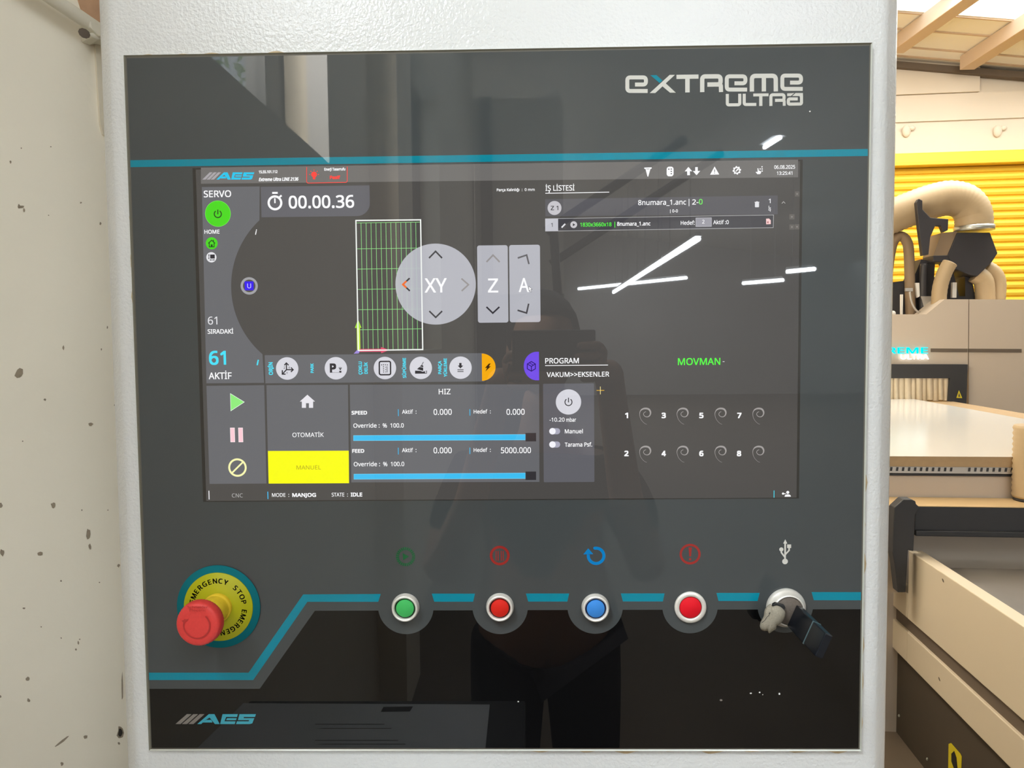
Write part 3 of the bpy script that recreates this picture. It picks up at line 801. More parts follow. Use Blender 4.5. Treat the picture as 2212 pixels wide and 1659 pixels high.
def f(g):
    g.nx(); X0, Z0, X1, Z1 = g.bounds(564, 402, 799, 468); g.add(G.rr(X0, Z0, X1, Z1, 28 * g.k(780, 450), which=(0, 0, 0, 1)), PAN2)
    g.arc(594, 438.2, 13.6, 0, 360, 4.8, WHT, 40); g.rect(588, 414.6, 600, 418.8, WHT); g.stroke([(593.7, 428.3), (594, 439)], 3, WHT); g.stroke([(604, 425.6), (608.4, 422.2)], 4, WHT)
    g.text('00.00.36', 623.5, 422.2, 765, 449.6, WHT, .006)
UI('timer_panel', f)
def f(g):
    g.arc(538.4, 617.6, 16.0, 0, 360, 5.2, E(160, 160, 164), 40); g.rect(528.6, 607.8, 547.8, 627, E(52, 16, 236)); g.text('U', 534.2, 612.4, 542.4, 622.6, E(206, 206, 255), -.004)
UI('spindle_badge', f)
# work piece grid with its axis arrows
def f(g):
    FR = E(244, 248, 244); GL = E(148, 226, 140); GD = E(74, 124, 76)
    TL, TR, BR, BL = (769, 476.5), (908.7, 475), (913.3, 755), (774.3, 757)
    def q(u, v):
        a = (TL[0] + (TR[0] - TL[0]) * u, TL[1] + (TR[1] - TL[1]) * u); c = (BL[0] + (BR[0] - BL[0]) * u, BL[1] + (BR[1] - BL[1]) * u)
        return (a[0] + (c[0] - a[0]) * v, a[1] + (c[1] - a[1]) * v)
    for i in range(1, 13): g.stroke([q(i / 13, .018), q(i / 13, .995)], 1.0, GL)
    for yv in (481, 537, 580.8, 624.8, 668.6, 711.8):
        v = (yv - 476) / 280.5; g.stroke([q(0, v), q(1, v)], 1.0, GL)
    for yv in (500, 518):
        v = (yv - 476) / 280.5
        for i in range(26): g.stroke([q((i + .4) / 26, v), q((i + .6) / 26, v)], .8, GD)
    g.stroke([TL, TR, BR, BL], 2.6, FR, closed=True)
UI('workpiece_grid', f, UY - .0001)
def f(g):
    YE = E(206, 240, 70); PK = E(226, 78, 112)
    g.stroke([(775, 756), (774.2, 708)], 7, YE); g.poly(((766.5, 708.5), (773.5, 690), (781, 708)), E(170, 226, 60))
    g.stroke([(777, 757), (825, 756.5)], 6.2, PK); g.poly(((823, 749.6), (841, 756), (823.5, 763)), PK)
    g.poly(((771, 756.5), (778.5, 756), (775, 763.5), (764, 764)), E(160, 140, 220))
UI('axis_arrows', f, UY - .0006)
VEIL = veil_mat('screen_veil', rgb(196, 197, 206), .80)
CH = E(52, 50, 56); CHL = E(150, 146, 146)
def f(g):
    g.disc(941, 614, 86.8, VEIL, n=72)
    g.y -= .00005
    g.stroke([(926.8, 557.6), (941, 543), (955, 557.6)], 3.4, CH); g.stroke([(927.4, 672), (941.3, 685.6), (955.2, 672)], 3.4, CH)
    g.stroke([(885, 601), (870.5, 614.6), (885.3, 628.4)], 3.4, CH); g.stroke([(878, 607.4), (870.5, 614.6), (878, 621.6)], 4.0, E(240, 106, 30)); g.stroke([(996.8, 601.8), (1012, 615), (997.3, 628.6)], 3.4, CHL)
    g.text('XY', 917.3, 601, 965.2, 632, WHT, .0)
UI('jog_pad', f, UY - .0007)
def keypad(name, x0, x1, y0, letter, lx0, lx1, a, b_, c, d):
    def f(g):
        g.rect(x0, y0, x1, y0 + 167, VEIL, 5); g.y -= .00005
        g.stroke(a, 3.4, c); g.stroke(b_, 3.4, d); g.text(letter, lx0, y0 + 71.6, lx1, y0 + 102, WHT, .0)
    UI(name, f, UY - .0007)
keypad('axis_keypad', 1031.5, 1097.5, 530, 'Z', 1054, 1076.3, [(1051, 566), (1065, 551.2), (1079.4, 566)], [(1050.8, 663), (1064.6, 676.4), (1078.8, 663)], CHL, CH)
keypad('axis_keypad', 1100.5, 1167, 529, 'A', 1120.5, 1143, [(1118.4, 557.5), (1137.6, 551), (1142.6, 570.6)], [(1118, 670.2), (1137.5, 676.2), (1142, 656)], E(96, 94, 98), E(70, 68, 72))
def f(g):
    g.poly(((1142.2, 617.4), (1150.2, 625.4), (1146.6, 626), (1148.6, 630.4), (1146.2, 631.4), (1144.4, 627), (1142.2, 629)), INK)
    g.poly(((1142.8, 619), (1148.8, 625), (1145.8, 625.2), (1147.8, 629.8), (1146.4, 630.4), (1144.6, 626), (1142.8, 627.6)), E(255, 255, 255))
UI('pointer_arrow', f, UY - .0013)

# tool bar
DK = E(40, 38, 46); LC = E(214, 214, 222)
def f(g):
    g.rect(572.5, 765, 1046, 826, PAN, 0)
    X0, Z0, X1, Z1 = g.bounds(1041, 763.6, 1070.5, 822.5); g.nx(); cz = (Z0 + Z1) / 2; rz = (Z1 - Z0) / 2
    g.add([(X0, Z0), *[(X0 + (X1 - X0) * math.cos(t), cz + rz * math.sin(t)) for t in [-math.pi / 2 + math.pi * i / 28 for i in range(29)]], (X0, Z1)], E(246, 172, 14))
    g.poly(((1056, 785.5), (1060, 785), (1056, 791.3), (1060.4, 791), (1048.5, 802.5), (1052.2, 794.6), (1047.6, 794.8)), E(58, 36, 12))
UI('tool_bar', f, UY + .0002)
def lab(g, t, *box): g.text(t, *box, CY, .018, 0, True)
def disk(g, x, y): g.disc(x, y, 24.2, LC)
def f(g):
    disk(g, 620.4, 796); o = (619, 798.5); g.stroke([o, (618.6, 785.5)], 2.4, DK); g.stroke([o, (632, 798.7)], 2.4, DK); g.stroke([o, (611, 807)], 2.4, DK)
    g.stroke([(614.2, 789), (618.6, 784), (623.6, 789)], 2.4, DK); g.stroke([(628.5, 793.8), (633.4, 798.7), (628.5, 803.4)], 2.4, DK); g.stroke([(610, 799.6), (609.9, 808.2), (617, 808.2)], 2.6, DK)
    g.text('X', 623, 791.8, 626.6, 796.2, DK); g.text('Z', 613, 792, 616, 796.8, DK); g.text('Y', 618.4, 803.4, 622, 808, DK); lab(g, 'ORJİN', 580.5, 782.5, 589.5, 810)
UI('origin_button', f)
def f(g):
    disk(g, 725.6, 795.5); g.text('P', 712.5, 785, 726.2, 805, DK, .03); lab(g, 'PARK', 670.8, 785, 677.6, 805.5)
    for i in range(6): g.disc(718.5 + 2.6 * i, 804.6, .7, DK, n=8)
    g.poly(((731.8, 795.2), (738.6, 795), (735.3, 800)), DK); g.stroke([(731.4, 794.4), (735, 793.2), (738.8, 794.3)], .8, DK); g.rect(733, 801, 737.6, 805, DK)
UI('park_button', f)
def f(g):
    disk(g, 831.5, 795); lab(g, 'ÇOKLU', 774.6, 781, 782, 809); lab(g, 'DELİK', 787, 782.5, 794.2, 807.5)
    g.stroke([(819.3, 780.8), (843.6, 780.6), (843.9, 809.4), (819.6, 809.6)], 2.9, DK, True, 4)
    for x, y in ((824.4, 788.2), (828.4, 787.6), (832.6, 788), (836.8, 788.2), (828.4, 791.6), (828.5, 795.6), (828.6, 799.6), (828.7, 803.6)): g.disc(x, y, 1.15, DK, n=10)
    for y in (792, 797, 802): g.rect(832.8, y, 834, y + 2.6, DK)
    g.rect(835.6, 791, 836.8, 804.5, DK)
UI('drill_button', f)
def f(g):
    disk(g, 909, 794.7); lab(g, 'SÜPÜRME', 870, 773, 877.2, 816.5)
    g.stroke([(914.7, 782), (911, 789)], 1.3, DK); g.poly(((906.5, 791.6), (911, 788.4), (914.6, 790.2), (914, 793)), DK); g.poly(((906.2, 792.8), (914, 794), (914.2, 801.2), (900.8, 797.4)), DK)
    g.poly(((896.6, 800.6), (908, 801), (913, 803), (922.2, 800.6), (922, 807), (896.6, 807.2)), DK); g.rect(918.2, 801.8, 920.8, 805.6, LC)
UI('sweep_button', f)
def f(g):
    disk(g, 994.8, 794.3); lab(g, 'PARÇA', 946.5, 779.5, 953.6, 808); lab(g, 'YÜKLEME', 958.6, 774, 965.6, 814)
    g.poly(((992, 784), (997, 784), (997, 789.5), (1000.8, 789.5), (994.6, 796), (988.8, 789.6), (992, 789.5)), DK); g.rect(988.2, 798, 1001.4, 799.6, DK); g.rect(988.2, 801.8, 1001.4, 803.4, DK)
UI('load_button', f)
def f(g):
    X0, Z0, X1, Z1 = g.bounds(1131.4, 760, 1164.4, 821.6); g.nx(); cz = (Z0 + Z1) / 2; rz = (Z1 - Z0) / 2
    g.add([(X1, Z0), (X1, Z1), *[(X1 - 5 * .0004 + (X0 - X1 + .002) * math.cos(t), cz + rz * math.sin(t)) for t in [math.pi / 2 - math.pi * i / 28 for i in range(29)]]], E(116, 80, 232))
    VD = E(44, 22, 112); c = (1147.8, 791.4)
    hx = [(c[0] + 10 * math.sin(math.radians(60 * i)), c[1] - 10.4 * math.cos(math.radians(60 * i))) for i in range(6)]
    g.stroke(hx, 1.8, VD, True); g.stroke([hx[5], c, hx[1]], 1.7, VD); g.stroke([c, hx[3]], 1.7, VD); g.stroke([(1143.2, 783.6), (1152, 788.6)], 1.4, VD)
UI('box_button', f)

# lower row
def f(g):
    g.poly(((446, 833.5), (570.8, 832), (575.6, 1044.5), (452.6, 1045.3)), PAN)
    g.poly(((497.2, 849.3), (528.6, 868.5), (498.2, 888.4)), E(240, 255, 240)); g.poly(((498, 850.8), (526.8, 868.5), (498.8, 886.8)), E(142, 236, 124))
    for x in (497.4, 515): g.rect(x, 923.8, x + 10, 955.2, E(252, 240, 242)); g.rect(x + .8, 924.6, x + 9.2, 954.4, E(252, 204, 214))
    NO = E(248, 246, 178); g.arc(513, 1010, 17.8, 0, 360, 4.2, NO, 44); g.stroke([(500.6, 1022.2), (525.4, 997.6)], 3.6, NO)
UI('cycle_panel', f, UY + .0002)
def f(g):
    g.poly(((575.6, 832), (751.6, 831.2), (753.2, 973.6), (578.6, 974.2)), PAN)
    g.poly(((664, 852.6), (680.6, 867.4), (676.4, 867.4), (676.4, 881), (667.4, 881), (667.4, 871), (661, 871), (661, 881), (652, 881), (652, 867.4), (647.6, 867.4)), E(232, 230, 236))
    g.text('OTOMATİK', 631.6, 934.6, 699.4, 944, WHT, -.002)
UI('mode_panel', f, UY + .0002)
def f(g):
    g.poly(((578.8, 974.2), (753.4, 973.6), (754, 1043.8), (580.4, 1044.6)), E(250, 252, 0)); g.text('MANUEL', 640.6, 1005.4, 693.2, 1014, E(176, 160, 20), -.006)
UI('manual_button', f)
def f(g):
    g.poly(((755.6, 831), (1164.6, 830.2), (1165.2, 1041), (759, 1042)), PAN)
    g.text('HIZ', 947.6, 840, 973.3, 851.8, WHT)
    for y, h, ay, b2, bx0, bx1, nm, n0, n1 in ((887.6, 895.6, 883.3, 0, 1094, 1133.4, 'SPEED', 759.4, 793), (970, 978, 966.2, 1, 1082, 1147, 'FEED', 761, 787)):
        g.text(nm, n0, y, n1, y + 8, WHT, .024)
        g.rect(859.8, ay + .8, 861.2, ay + 15.5, BLU); g.rect(1014.4, ay + .5, 1015.8, ay + 14.5, BLU)
        g.text('Aktif  :', 868.4, ay + 1.8, 899.6, ay + 10.4, WHT, .004); g.text('Hedef  :', 1023.2, ay + 1.5, 1060, ay + 9.8, WHT, .004)
        g.text('0.000', 936.6, ay + .2, 976, ay + 12.8, WHT); g.text('5000.000' if b2 else '0.000', bx0, ay, bx1, ay + 12.6, WHT)
        dy = 83.2 if b2 else 0
        g.text('Override :', 763.4 + b2, 914.6 + dy, 820 + b2, 923.8 + dy, WHT, .003); g.text('%  100.0', 826.8 + b2, 914.3 + dy, 872.4 + b2, 923.6 + dy, WHT, .003)
        g.poly(((763.4 + b2, 940.4 + dy), (1135, 938 + dy), (1135, 950.6 + dy), (763.4 + b2, 952.2 + dy)), E(120, 214, 250)); g.poly(((764 + b2, 941.2 + dy), (1134.6, 938.8 + dy), (1134.6, 949.8 + dy), (764 + b2, 951.4 + dy)), BLU)
        g.rect(1135.2, 935.2 + dy, 1158, 953.4 + dy, E(52, 50, 54))
UI('speed_panel', f, UY + .0002)
def f(g):
    g.rect(1173.8, 828.6, 1283.6, 1041.4, PAN2, 2)
    g.disc(1228, 868.3, 27.4, LC); power(g, 1228, 868.6, 7.6, 2.0, DK)
    g.text('-10.20', 1187, 902.2, 1219.6, 910.8, WHT); g.text('mbar', 1223, 902.5, 1244.4, 911, WHT, .004)
    for y, t, x1 in ((931.5, 'Manuel', 1259), (960.2, 'Tarama Psf.', 1279)):
        g.rect(1186.6, y - 6.6, 1210, y + 6.6, E(170, 170, 188), 6.6); g.disc(1193.4, y, 7, E(244, 244, 250)); g.text(t, 1220, y - 4.4, x1, y + 4.6, WHT, .006)
UI('vacuum_panel', f, UY + .0002)
def f(g): g.rect(1288.6, 842.6, 1305.4, 844, E(226, 178, 60)); g.rect(1296.2, 835, 1297.6, 851.8, E(240, 222, 150))
UI('plus_mark', f)
def f(g):
    g.text('PROGRAM', 1177.6, 773.4, 1250.4, 785, WHT, .004); g.rect(1177.6, 788.4, 1313.4, 789.9, WHT); g.text('VAKUM>>EKSENLER', 1181, 803.4, 1316, 814, WHT, .004)
UI('program_text', f)
def f(g): g.text('MOVMAN', 1464.3, 773.4, 1556, 788.4, LIM, .004); g.rect(1561, 780.4, 1565, 781.8, E(220, 220, 220))
UI('status_text', f)
for x, y, t in ((1353.5, 897.4, '1'), (1433.7, 897.4, '3'), (1515, 897.4, '5'), (1597, 897.4, '7'), (1353.2, 979.6, '2'), (1433.7, 979.6, '4'), (1515, 979.6, '6'), (1596.4, 979.6, '8')):
    UI('zone_number', lambda g: g.text(t, x - (3.4 if t == '1' else 4.7), y - 6, x + (3.4 if t == '1' else 4.7), y + 6, WHT, .026))
def spiral(cx, cy):
    def f(g):
        SP = E(162, 158, 156); pts = []
        raw = [(13, 34), (5, 29), (-4, 17), (-8, 3), (-8, -6), (-5, -14), (1, -19.5), (9, -21.5), (18, -19.5), (23, -13), (24.5, -5), (22, 3), (16.5, 7.5), (9.5, 7), (5, 3), (3.4, -2), (6, -8), (12, -10.5)]
        n = len(raw)
        for i in range(n - 1):          # smooth curve through the survey points
            p0, p1, p2, p3 = raw[max(i - 1, 0)], raw[i], raw[i + 1], raw[min(i + 2, n - 1)]
            for k in range(4):
                t = k / 4
                pts.append(tuple(.5 * (2 * p1[j] + (p2[j] - p0[j]) * t + (2 * p0[j] - 5 * p1[j] + 4 * p2[j] - p3[j]) * t * t + (3 * p1[j] - p0[j] - 3 * p2[j] + p3[j]) * t ** 3) for j in (0, 1)))
        g.stroke([(cx - 6 + x * .72, cy - 2 + y * .62) for x, y in pts], lambda t: .5 + 2.6 * math.exp(-((t - .47) / .2) ** 2) + .6 * (t > .3), SP)
    UI('zone_spiral', f)
for y in (897.6, 979.8):
    for x in (1393.6, 1474.4, 1556.3, 1638.0): spiral(x, y)
UI('footer_divider', lambda g: g.rect(450.6, 1060, 452.6, 1079, OFF)); UI('footer_divider', lambda g: g.rect(577.8, 1062, 579.6, 1078, BLU)); UI('footer_divider', lambda g: g.rect(1671.3, 1059.6, 1672.7, 1075, CY))
UI('footer_label', lambda g: g.text('CNC', 501, 1066, 524.5, 1074.4, E(176, 174, 174), -.006))
def f(g): g.text('MODE  :', 587.5, 1065.2, 624.6, 1073.2, WHT, .0); g.text('MANJOG', 631.3, 1065, 682.8, 1073.4, WHT, .024)
UI('mode_text', f)
def f(g): g.text('STATE  :', 716.5, 1064.4, 751.4, 1072.6, WHT, .0); g.text('IDLE', 757.6, 1064, 782.6, 1072.6, WHT, .024)
UI('state_text', f)
def f(g):
    g.disc(1701.6, 1063.6, 3.3, WHT, n=18); g.poly(((1694.6, 1073), (1695.6, 1069.6), (1699, 1068), (1704.6, 1068), (1707.6, 1069.8), (1708.4, 1072.8)), WHT); g.disc(1691.4, 1066.2, 2.4, WHT, n=14); g.stroke([(1691.4, 1066.2), (1697.2, 1066.6)], 1.7, WHT)
UI('user_icon', f)

# job list
def f(g):
    g.text('Parça Kalınlığı', 1073, 407, 1122, 413, WHT, .012); g.text(':  0 mm', 1127, 406.6, 1155, 412.6, WHT, .006)
UI('thickness_text', f)
def f(g): g.text('İŞ LİSTESİ', 1178.3, 400.4, 1241, 412, WHT, .002); g.stroke([(1178, 417.6), (1316, 415.1)], 1.5, WHT)
UI('job_list_title', f)
def f(g):
    g.poly(((1177.5, 430.4), (1679.7, 422.2), (1680, 463), (1178, 467.4)), E(88, 87, 92))
    g.disc(1197.8, 449.3, 15, E(196, 194, 200)); g.text('Z 1', 1189.6, 444.8, 1206, 454, INK, .004)
    g.text('8numara_1.anc', 1378.4, 431.6, 1482, 442.6, WHT, .002); g.rect(1487.6, 429.6, 1489, 445.4, WHT); g.text('2-', 1495, 430.8, 1508.8, 442, WHT, .002); g.text('0', 1509.6, 430, 1517.6, 441.6, E(110, 240, 90), .002)
    g.rect(1447.4, 452.4, 1448.5, 460.6, WHT); g.text('0-0', 1452, 452.4, 1464.2, 459, WHT, .006)
    g.rect(1630.6, 437.6, 1639.4, 447.8, OFF, 1.5); g.rect(1629.9, 436, 1640.2, 437.6, OFF); g.rect(1633.3, 435, 1636.8, 436, OFF)
    g.text('1', 1660.4, 429.4, 1664.4, 439, WHT); g.text('İş', 1659.8, 446.4, 1665, 454.6, WHT); g.stroke([(1688.6, 439.8), (1692.3, 435.6), (1696, 439.6)], 1.1, E(190, 188, 186))
UI('job_header', f)
def f(g):
    g.poly(((1178, 472.6), (1670.8, 464.3), (1670.2, 491.8), (1178.2, 499.4)), E(66, 65, 70)); g.stroke([(1178, 472.6), (1670.8, 464.3), (1670.2, 491.8), (1178.2, 499.4)], .9, E(190, 190, 192), True)
    g.rect(1178.2, 472.2, 1205.6, 499.2, E(196, 196, 204)); g.text('1', 1190.4, 482, 1193.6, 490, INK, -.004)
    g.stroke([(1213.2, 491.6), (1221, 483.6)], 3.2, OFF); g.disc(1239.3, 485.4, 7.3, E(200, 198, 202)); g.poly(((1237.4, 482.2), (1242.6, 485.4), (1237.4, 488.8)), INK)
    g.text('1830x3660x18', 1253.4, 480.8, 1320.8, 489.2, LIM, .002); g.rect(1327.5, 479, 1328.9, 491.6, LIM); g.text('8numara_1.anc', 1332.8, 479, 1405, 487.6, WHT, .008)
    g.text('Hedef:', 1470.4, 477, 1500.6, 485.6, WHT, .002); g.rect(1502.8, 470.4, 1537, 489.6, E(222, 222, 228)); g.rect(1503.4, 471, 1536.4, 489, E(150, 149, 158)); g.text('2', 1516.6, 475, 1521.8, 483, WHT, -.003); g.text('Aktif :0', 1540.4, 475.8, 1574, 484.4, WHT, .002)
    PK = E(250, 206, 206); g.poly(((1654.6, 472.6), (1661, 472.2), (1664.8, 476), (1664.8, 484.2), (1654.8, 484.6)), PK); g.stroke([(1657, 478.4), (1660, 482.2)], 1.1, E(140, 30, 30)); g.stroke([(1660, 478.4), (1657, 482.2)], 1.1, E(140, 30, 30))
UI('job_row', f)
def f(g):
    for x, y, w in ((1721.8, 419, 10), (1710.6, 468.4, 11), (1710.6, 490.4, 11), (1721.6, 490, 10)): g.rect(x - w / 2, y - 5.5, x + w / 2, y + 5.5, E(100, 96, 92)); g.disc(x, y, 1.8, E(138, 134, 130), n=10)
UI('scroll_button', f)

# ---------------------------------------------------------------- emergency stop and push buttons
def ctr(px, py): return pp(px, py, 0.0)
es = D.objects.new('emergency_stop', None); COL.objects.link(es); es.parent = panel
ex, ez = ctr(472.5, 1310.2); es.location = Vector((ex, 0, ez)) - wloc(panel); es['label'] = 'red emergency stop mushroom button'
K = .000404
b = MB(); b.lathe([(.0, -.0006), (92.7 * K, -.0006), (93 * K, -.0001), (.0, -.0001)], ex, ez, m_tealring, 72); b.build('teal_ring', es)['label'] = 'teal ring'
b = MB(); b.lathe([(.0, -.0014), (76.4 * K, -.0014), (77 * K, -.0007), (.0, -.0007)], ex, ez, m_lime, 72)
YL = -.00146
for s0, txt, a0 in ((0, 'EMERGENCY STOP', -77.5), (1, 'EMERGENCY STOP', 99.5)):
    for i, ch in enumerate(txt):
        if ch == ' ': continue
        a = math.radians(a0 + 12.05 * i); vs, fs, cap = glyphs(ch)
        xs = [v[0] for v in vs]; mx_ = (min(xs) + max(xs)) / 2; h = 10.6 * K / cap; R = 58.6 * K
        mi = b.mi(m_ink)
        for dx, dz in ((.03, .02), (-.03, .02), (.03, -.02), (-.03, -.02)):
            base = len(b.v)
            for x, z in vs:
                u = (x - mx_ + dx) * h * 1.02; w = R + (z - cap / 2 + dz) * h
                b.v.append((ex + w * math.sin(a) + u * math.cos(a), YL, ez + w * math.cos(a) - u * math.sin(a)))
            for q in fs: b.f.append(tuple(base + i_ for i_ in q)); b.m.append(mi); b.smooth.append(False)
b.build('legend_plate', es, fixn=False)['label'] = 'yellow plate lettered EMERGENCY STOP'
b = MB(); b.lathe([(31 * K, -.0014), (32 * K, -.0045), (31.2 * K, -.0062), (29.6 * K, -.0066), (29.8 * K, -.0085), (28.4 * K, -.014), (27.4 * K, -.034), (0, -.034)], ex, ez, m_ycol, 48); b.build('collar', es)['label'] = 'yellow collar'
b = MB(); R = 47.5 * K
rows = []
seg = 96
for r, y, rid in tuple((r_, y_ - .006, i_) for r_, y_, i_ in ((R * .78, -.0262, 0), (R * .93, -.0272, 1), (R * .99, -.0296, 1), (R * 1.0, -.0325, 1), (R * .985, -.0352, 1), (R * .95, -.0374, .3), (R * .90, -.0386, 0), (R * .82, -.0392, 0), (R * .62, -.0397, 0), (R * .60, -.0396, 0), (R * .40, -.0400, 0), (R * .2, -.0401, 0), (0.00001, -.0401, 0))):
    rows.append([(ex + r * (1 - (.014 * rid if k % 2 else 0)) * math.cos(2 * math.pi * k / seg), y, ez + r * (1 - (.014 * rid if k % 2 else 0)) * math.sin(2 * math.pi * k / seg)) for k in range(seg)])
b.grid(rows, m_mush, closed=True, capends=True)
b.build('mushroom_head', es)['label'] = 'red mushroom head'
# turn arrow on the head; darker red puts in the shade of its relief
m_redshade = mat('red_relief_shade', rgb(176, 44, 42), 0.5)
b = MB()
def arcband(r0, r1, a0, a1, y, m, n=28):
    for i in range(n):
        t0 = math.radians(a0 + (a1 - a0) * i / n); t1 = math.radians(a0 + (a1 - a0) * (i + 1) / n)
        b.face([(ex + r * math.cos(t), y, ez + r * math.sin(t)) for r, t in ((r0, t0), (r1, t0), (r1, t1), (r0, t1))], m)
arcband(R * .54, R * .60, 150, 405, -.04625, m_redshade); b.face([(ex + R * x, -.04626, ez + R * z) for x, z in ((-.66, .22), (-.36, .30), (-.40, .20), (-.58, .14))], m_redshade)
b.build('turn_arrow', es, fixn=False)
b = MB(); mi = b.mi(m_redshade)
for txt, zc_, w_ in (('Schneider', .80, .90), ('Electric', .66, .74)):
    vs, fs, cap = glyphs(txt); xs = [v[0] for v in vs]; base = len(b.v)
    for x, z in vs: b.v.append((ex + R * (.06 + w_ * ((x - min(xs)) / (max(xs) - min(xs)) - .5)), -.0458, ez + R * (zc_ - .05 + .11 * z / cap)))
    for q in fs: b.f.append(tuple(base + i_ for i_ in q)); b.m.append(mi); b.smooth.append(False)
b.build('embossed_lettering', es, fixn=False)  # flat letters, their relief shade put into the darker red

def push_button(name, cx, cy, capm, rimm, label, r_out=30.6, r_in=22.6, rc=19.6, hgt=.0058, flat=False):
    x, z = ctr(cx, cy); o = D.objects.new(name, None); COL.objects.link(o); o.parent = panel; o.location = Vector((x, 0, z)) - wloc(panel); o['label'] = label
    b = MB(); ro, ri = r_out * K, r_in * K
    if flat: pr = [(ro, 0), (ro, -.0016), (ro - .0006, -.0022), (ri + .0004, -.0026), (ri, -.0022), (ri, .0)]
    else: pr = [(ro, 0), (ro, -.0012), (ro - .0008, -.0022), (ri + .0022, -hgt), (ri + .0012, -hgt - .0003), (ri + .0002, -hgt + .0006), (ri, -.001)]
    b.lathe(pr, x, z, m_metal, 64); b.build('bezel', o)
    b = MB(); h = -.0019 if flat else -.0046
    b.lathe([(ri, -.0006), (ri, h * .62), (rc * K, h * .62)], x, z, rimm, 64); b.build('rim', o)
    b = MB(); b.lathe([(rc * K, h * .4), (rc * K, h + .0004), (rc * K - .0005, h), (0.00001, h - .0002)], x, z, capm, 64); b.build('button_cap', o)
    return o
push_button('push_button', 876.3, 1311.0, m_cgreen, m_rgreen, 'green push button in metal bezel')
push_button('push_button', 1080, 1310.4, m_cred, m_rred, 'red push button second from left')
push_button('push_button', 1286.0, 1311.6, m_cblue, m_rblue, 'blue push button')
push_button('push_button', 1490.8, 1311.0, m_ccrim, m_rred, 'larger crimson push button with flat bezel', 34.6, 24.6, 23.4, flat=True)

up = D.objects.new('usb_port', None); COL.objects.link(up); up.parent = panel
ux, uz = ctr(1697, 1312); up.location = Vector((ux, 0, uz)) - wloc(panel); up['label'] = 'round metal port with open dust cap'
b = MB(); b.lathe([(.0172, 0), (.0172, -.002), (.0160, -.0042), (.0142, -.0056), (.0138, -.0090), (.0128, -.0098), (.0122, -.0092), (.0120, -.004), (.0001, -.004)], ux, uz, m_metal, 64); b.build('port_ring', up)
m_collar = mat('brown_socket', (0.11, 0.088, 0.072, 1), 0.8, noise=(500, .3))  # mottled dark brown inside the port
b = MB(); b.lathe([(.0118, -.003), (.0118, -.0102), (.0110, -.0112), (.0001, -.0112)], ux, uz, m_collar, 48); b.build('port_socket', up)
# dust cap hanging open on its strap
def P3(px, py, y): p = hit(px, py, (0, 1, 0), y); return Vector(p)
b = MB()
b.prism([P3(1667, 1303, -.012), P3(1673, 1299.5, -.012), P3(1692, 1304.5, -.012), P3(1694, 1311, -.012), P3(1690, 1315, -.012), P3(1680, 1308, -.012), P3(1666.5, 1310, -.012)], (0, -.004, 0), m_strap)
b.build('cap_strap', up, bevel=.0006)['label'] = 'black rubber strap'
rnd = random.Random(3)
def lump(d, s): return .10 * math.sin(5 * d.x + s) * math.cos(4 * d.z - s) + .06 * math.sin(9 * d.z + 2 * s)
b = MB(); ry = Matrix.Rotation(math.radians(-44), 3, 'Y')
# disc-like cap seen from its front, drawn as an outline with thickness
out = [(1651, 1318), (1657, 1308.5), (1665, 1303), (1668, 1311), (1676, 1307.5), (1684, 1309.5), (1691, 1314.5), (1697, 1322), (1695.5, 1333), (1690.5, 1342.5), (1683, 1350), (1677, 1351.5), (1677.5, 1358), (1668, 1364), (1661, 1369.5), (1658, 1362), (1652, 1363.5), (1644, 1361), (1640.8, 1352), (1643.5, 1342), (1650, 1331)]
out = G.round(out, 4, True, 3)
def cap_rows():
    cx, cy = 1669, 1336; rows = []
    for y, k in ((-.011, .86), (-.0135, 1.0), (-.0185, 1.0), (-.0215, .88), (-.023, .62), (-.0235, .3)):
        rows.append([P3(cx + (x - cx) * k, cy + (q - cy) * k, y) for x, q in out])
    return rows
b.grid(cap_rows(), m_dust, closed=True, capends=True); b.build('dust_cap', up)['label'] = 'dusty grey rubber cap'
b = MB()
tr = G.round([(1645.5, 1345.5), (1652, 1340), (1657, 1332), (1661, 1330), (1664, 1322), (1661, 1326)], 2, False, 3)
for (a, c) in zip(tr[:-1], tr[1:]):
    n = Vector((-(c[1] - a[1]), c[0] - a[0])).normalized() * .5
    b.face([P3(a[0] - n.x, a[1] - n.y, -.0240), P3(a[0] + n.x, a[1] + n.y, -.0240), P3(c[0] + n.x, c[1] + n.y, -.0240), P3(c[0] - n.x, c[1] - n.y, -.0240)], m_strap)
b.build('cap_symbol', up, fixn=False)

# the memory stick plugged into it: stands straight out of the panel, turned about its axis
st = thing('usb_stick', 'black rectangular memory stick plugged into the round port at lower right', 'USB stick', (ux, -.03, uz))
end_y = -.076
A = P3(1783, 1367.6, end_y); Dd = P3(1764, 1409, end_y)
ez_ = (Dd - A); wv = Vector((-ez_.z, 0, ez_.x)).normalized()
if wv.x < 0: wv = -wv
lng = ez_.normalized() * .0202; sh_ = wv * .0068
def sec(y): o = Vector((A.x, y, A.z)); return [o, o + lng, o + lng + sh_, o + sh_]
b = MB(); b.grid([sec(-.0112), sec(-.0495)], m_stick, closed=True, smooth=False, capends=True); b.build('stick_body', st, bevel=.0007)
b = MB(); b.grid([sec(-.0505), sec(end_y)], m_stick, closed=True, smooth=False, capends=True); b.build('stick_cap', st, bevel=.0009)
b = MB()
cc = sum(sec(-.05), Vector()) / 4
def scl(r, k): c = sum(r, Vector()) / 4; return [c + (p - c) * k for p in r]
b.grid([scl(sec(-.0494), 1.02), scl(sec(-.0506), 1.02)], m_seam, closed=True, smooth=False, capends=True); b.build('seam', st)

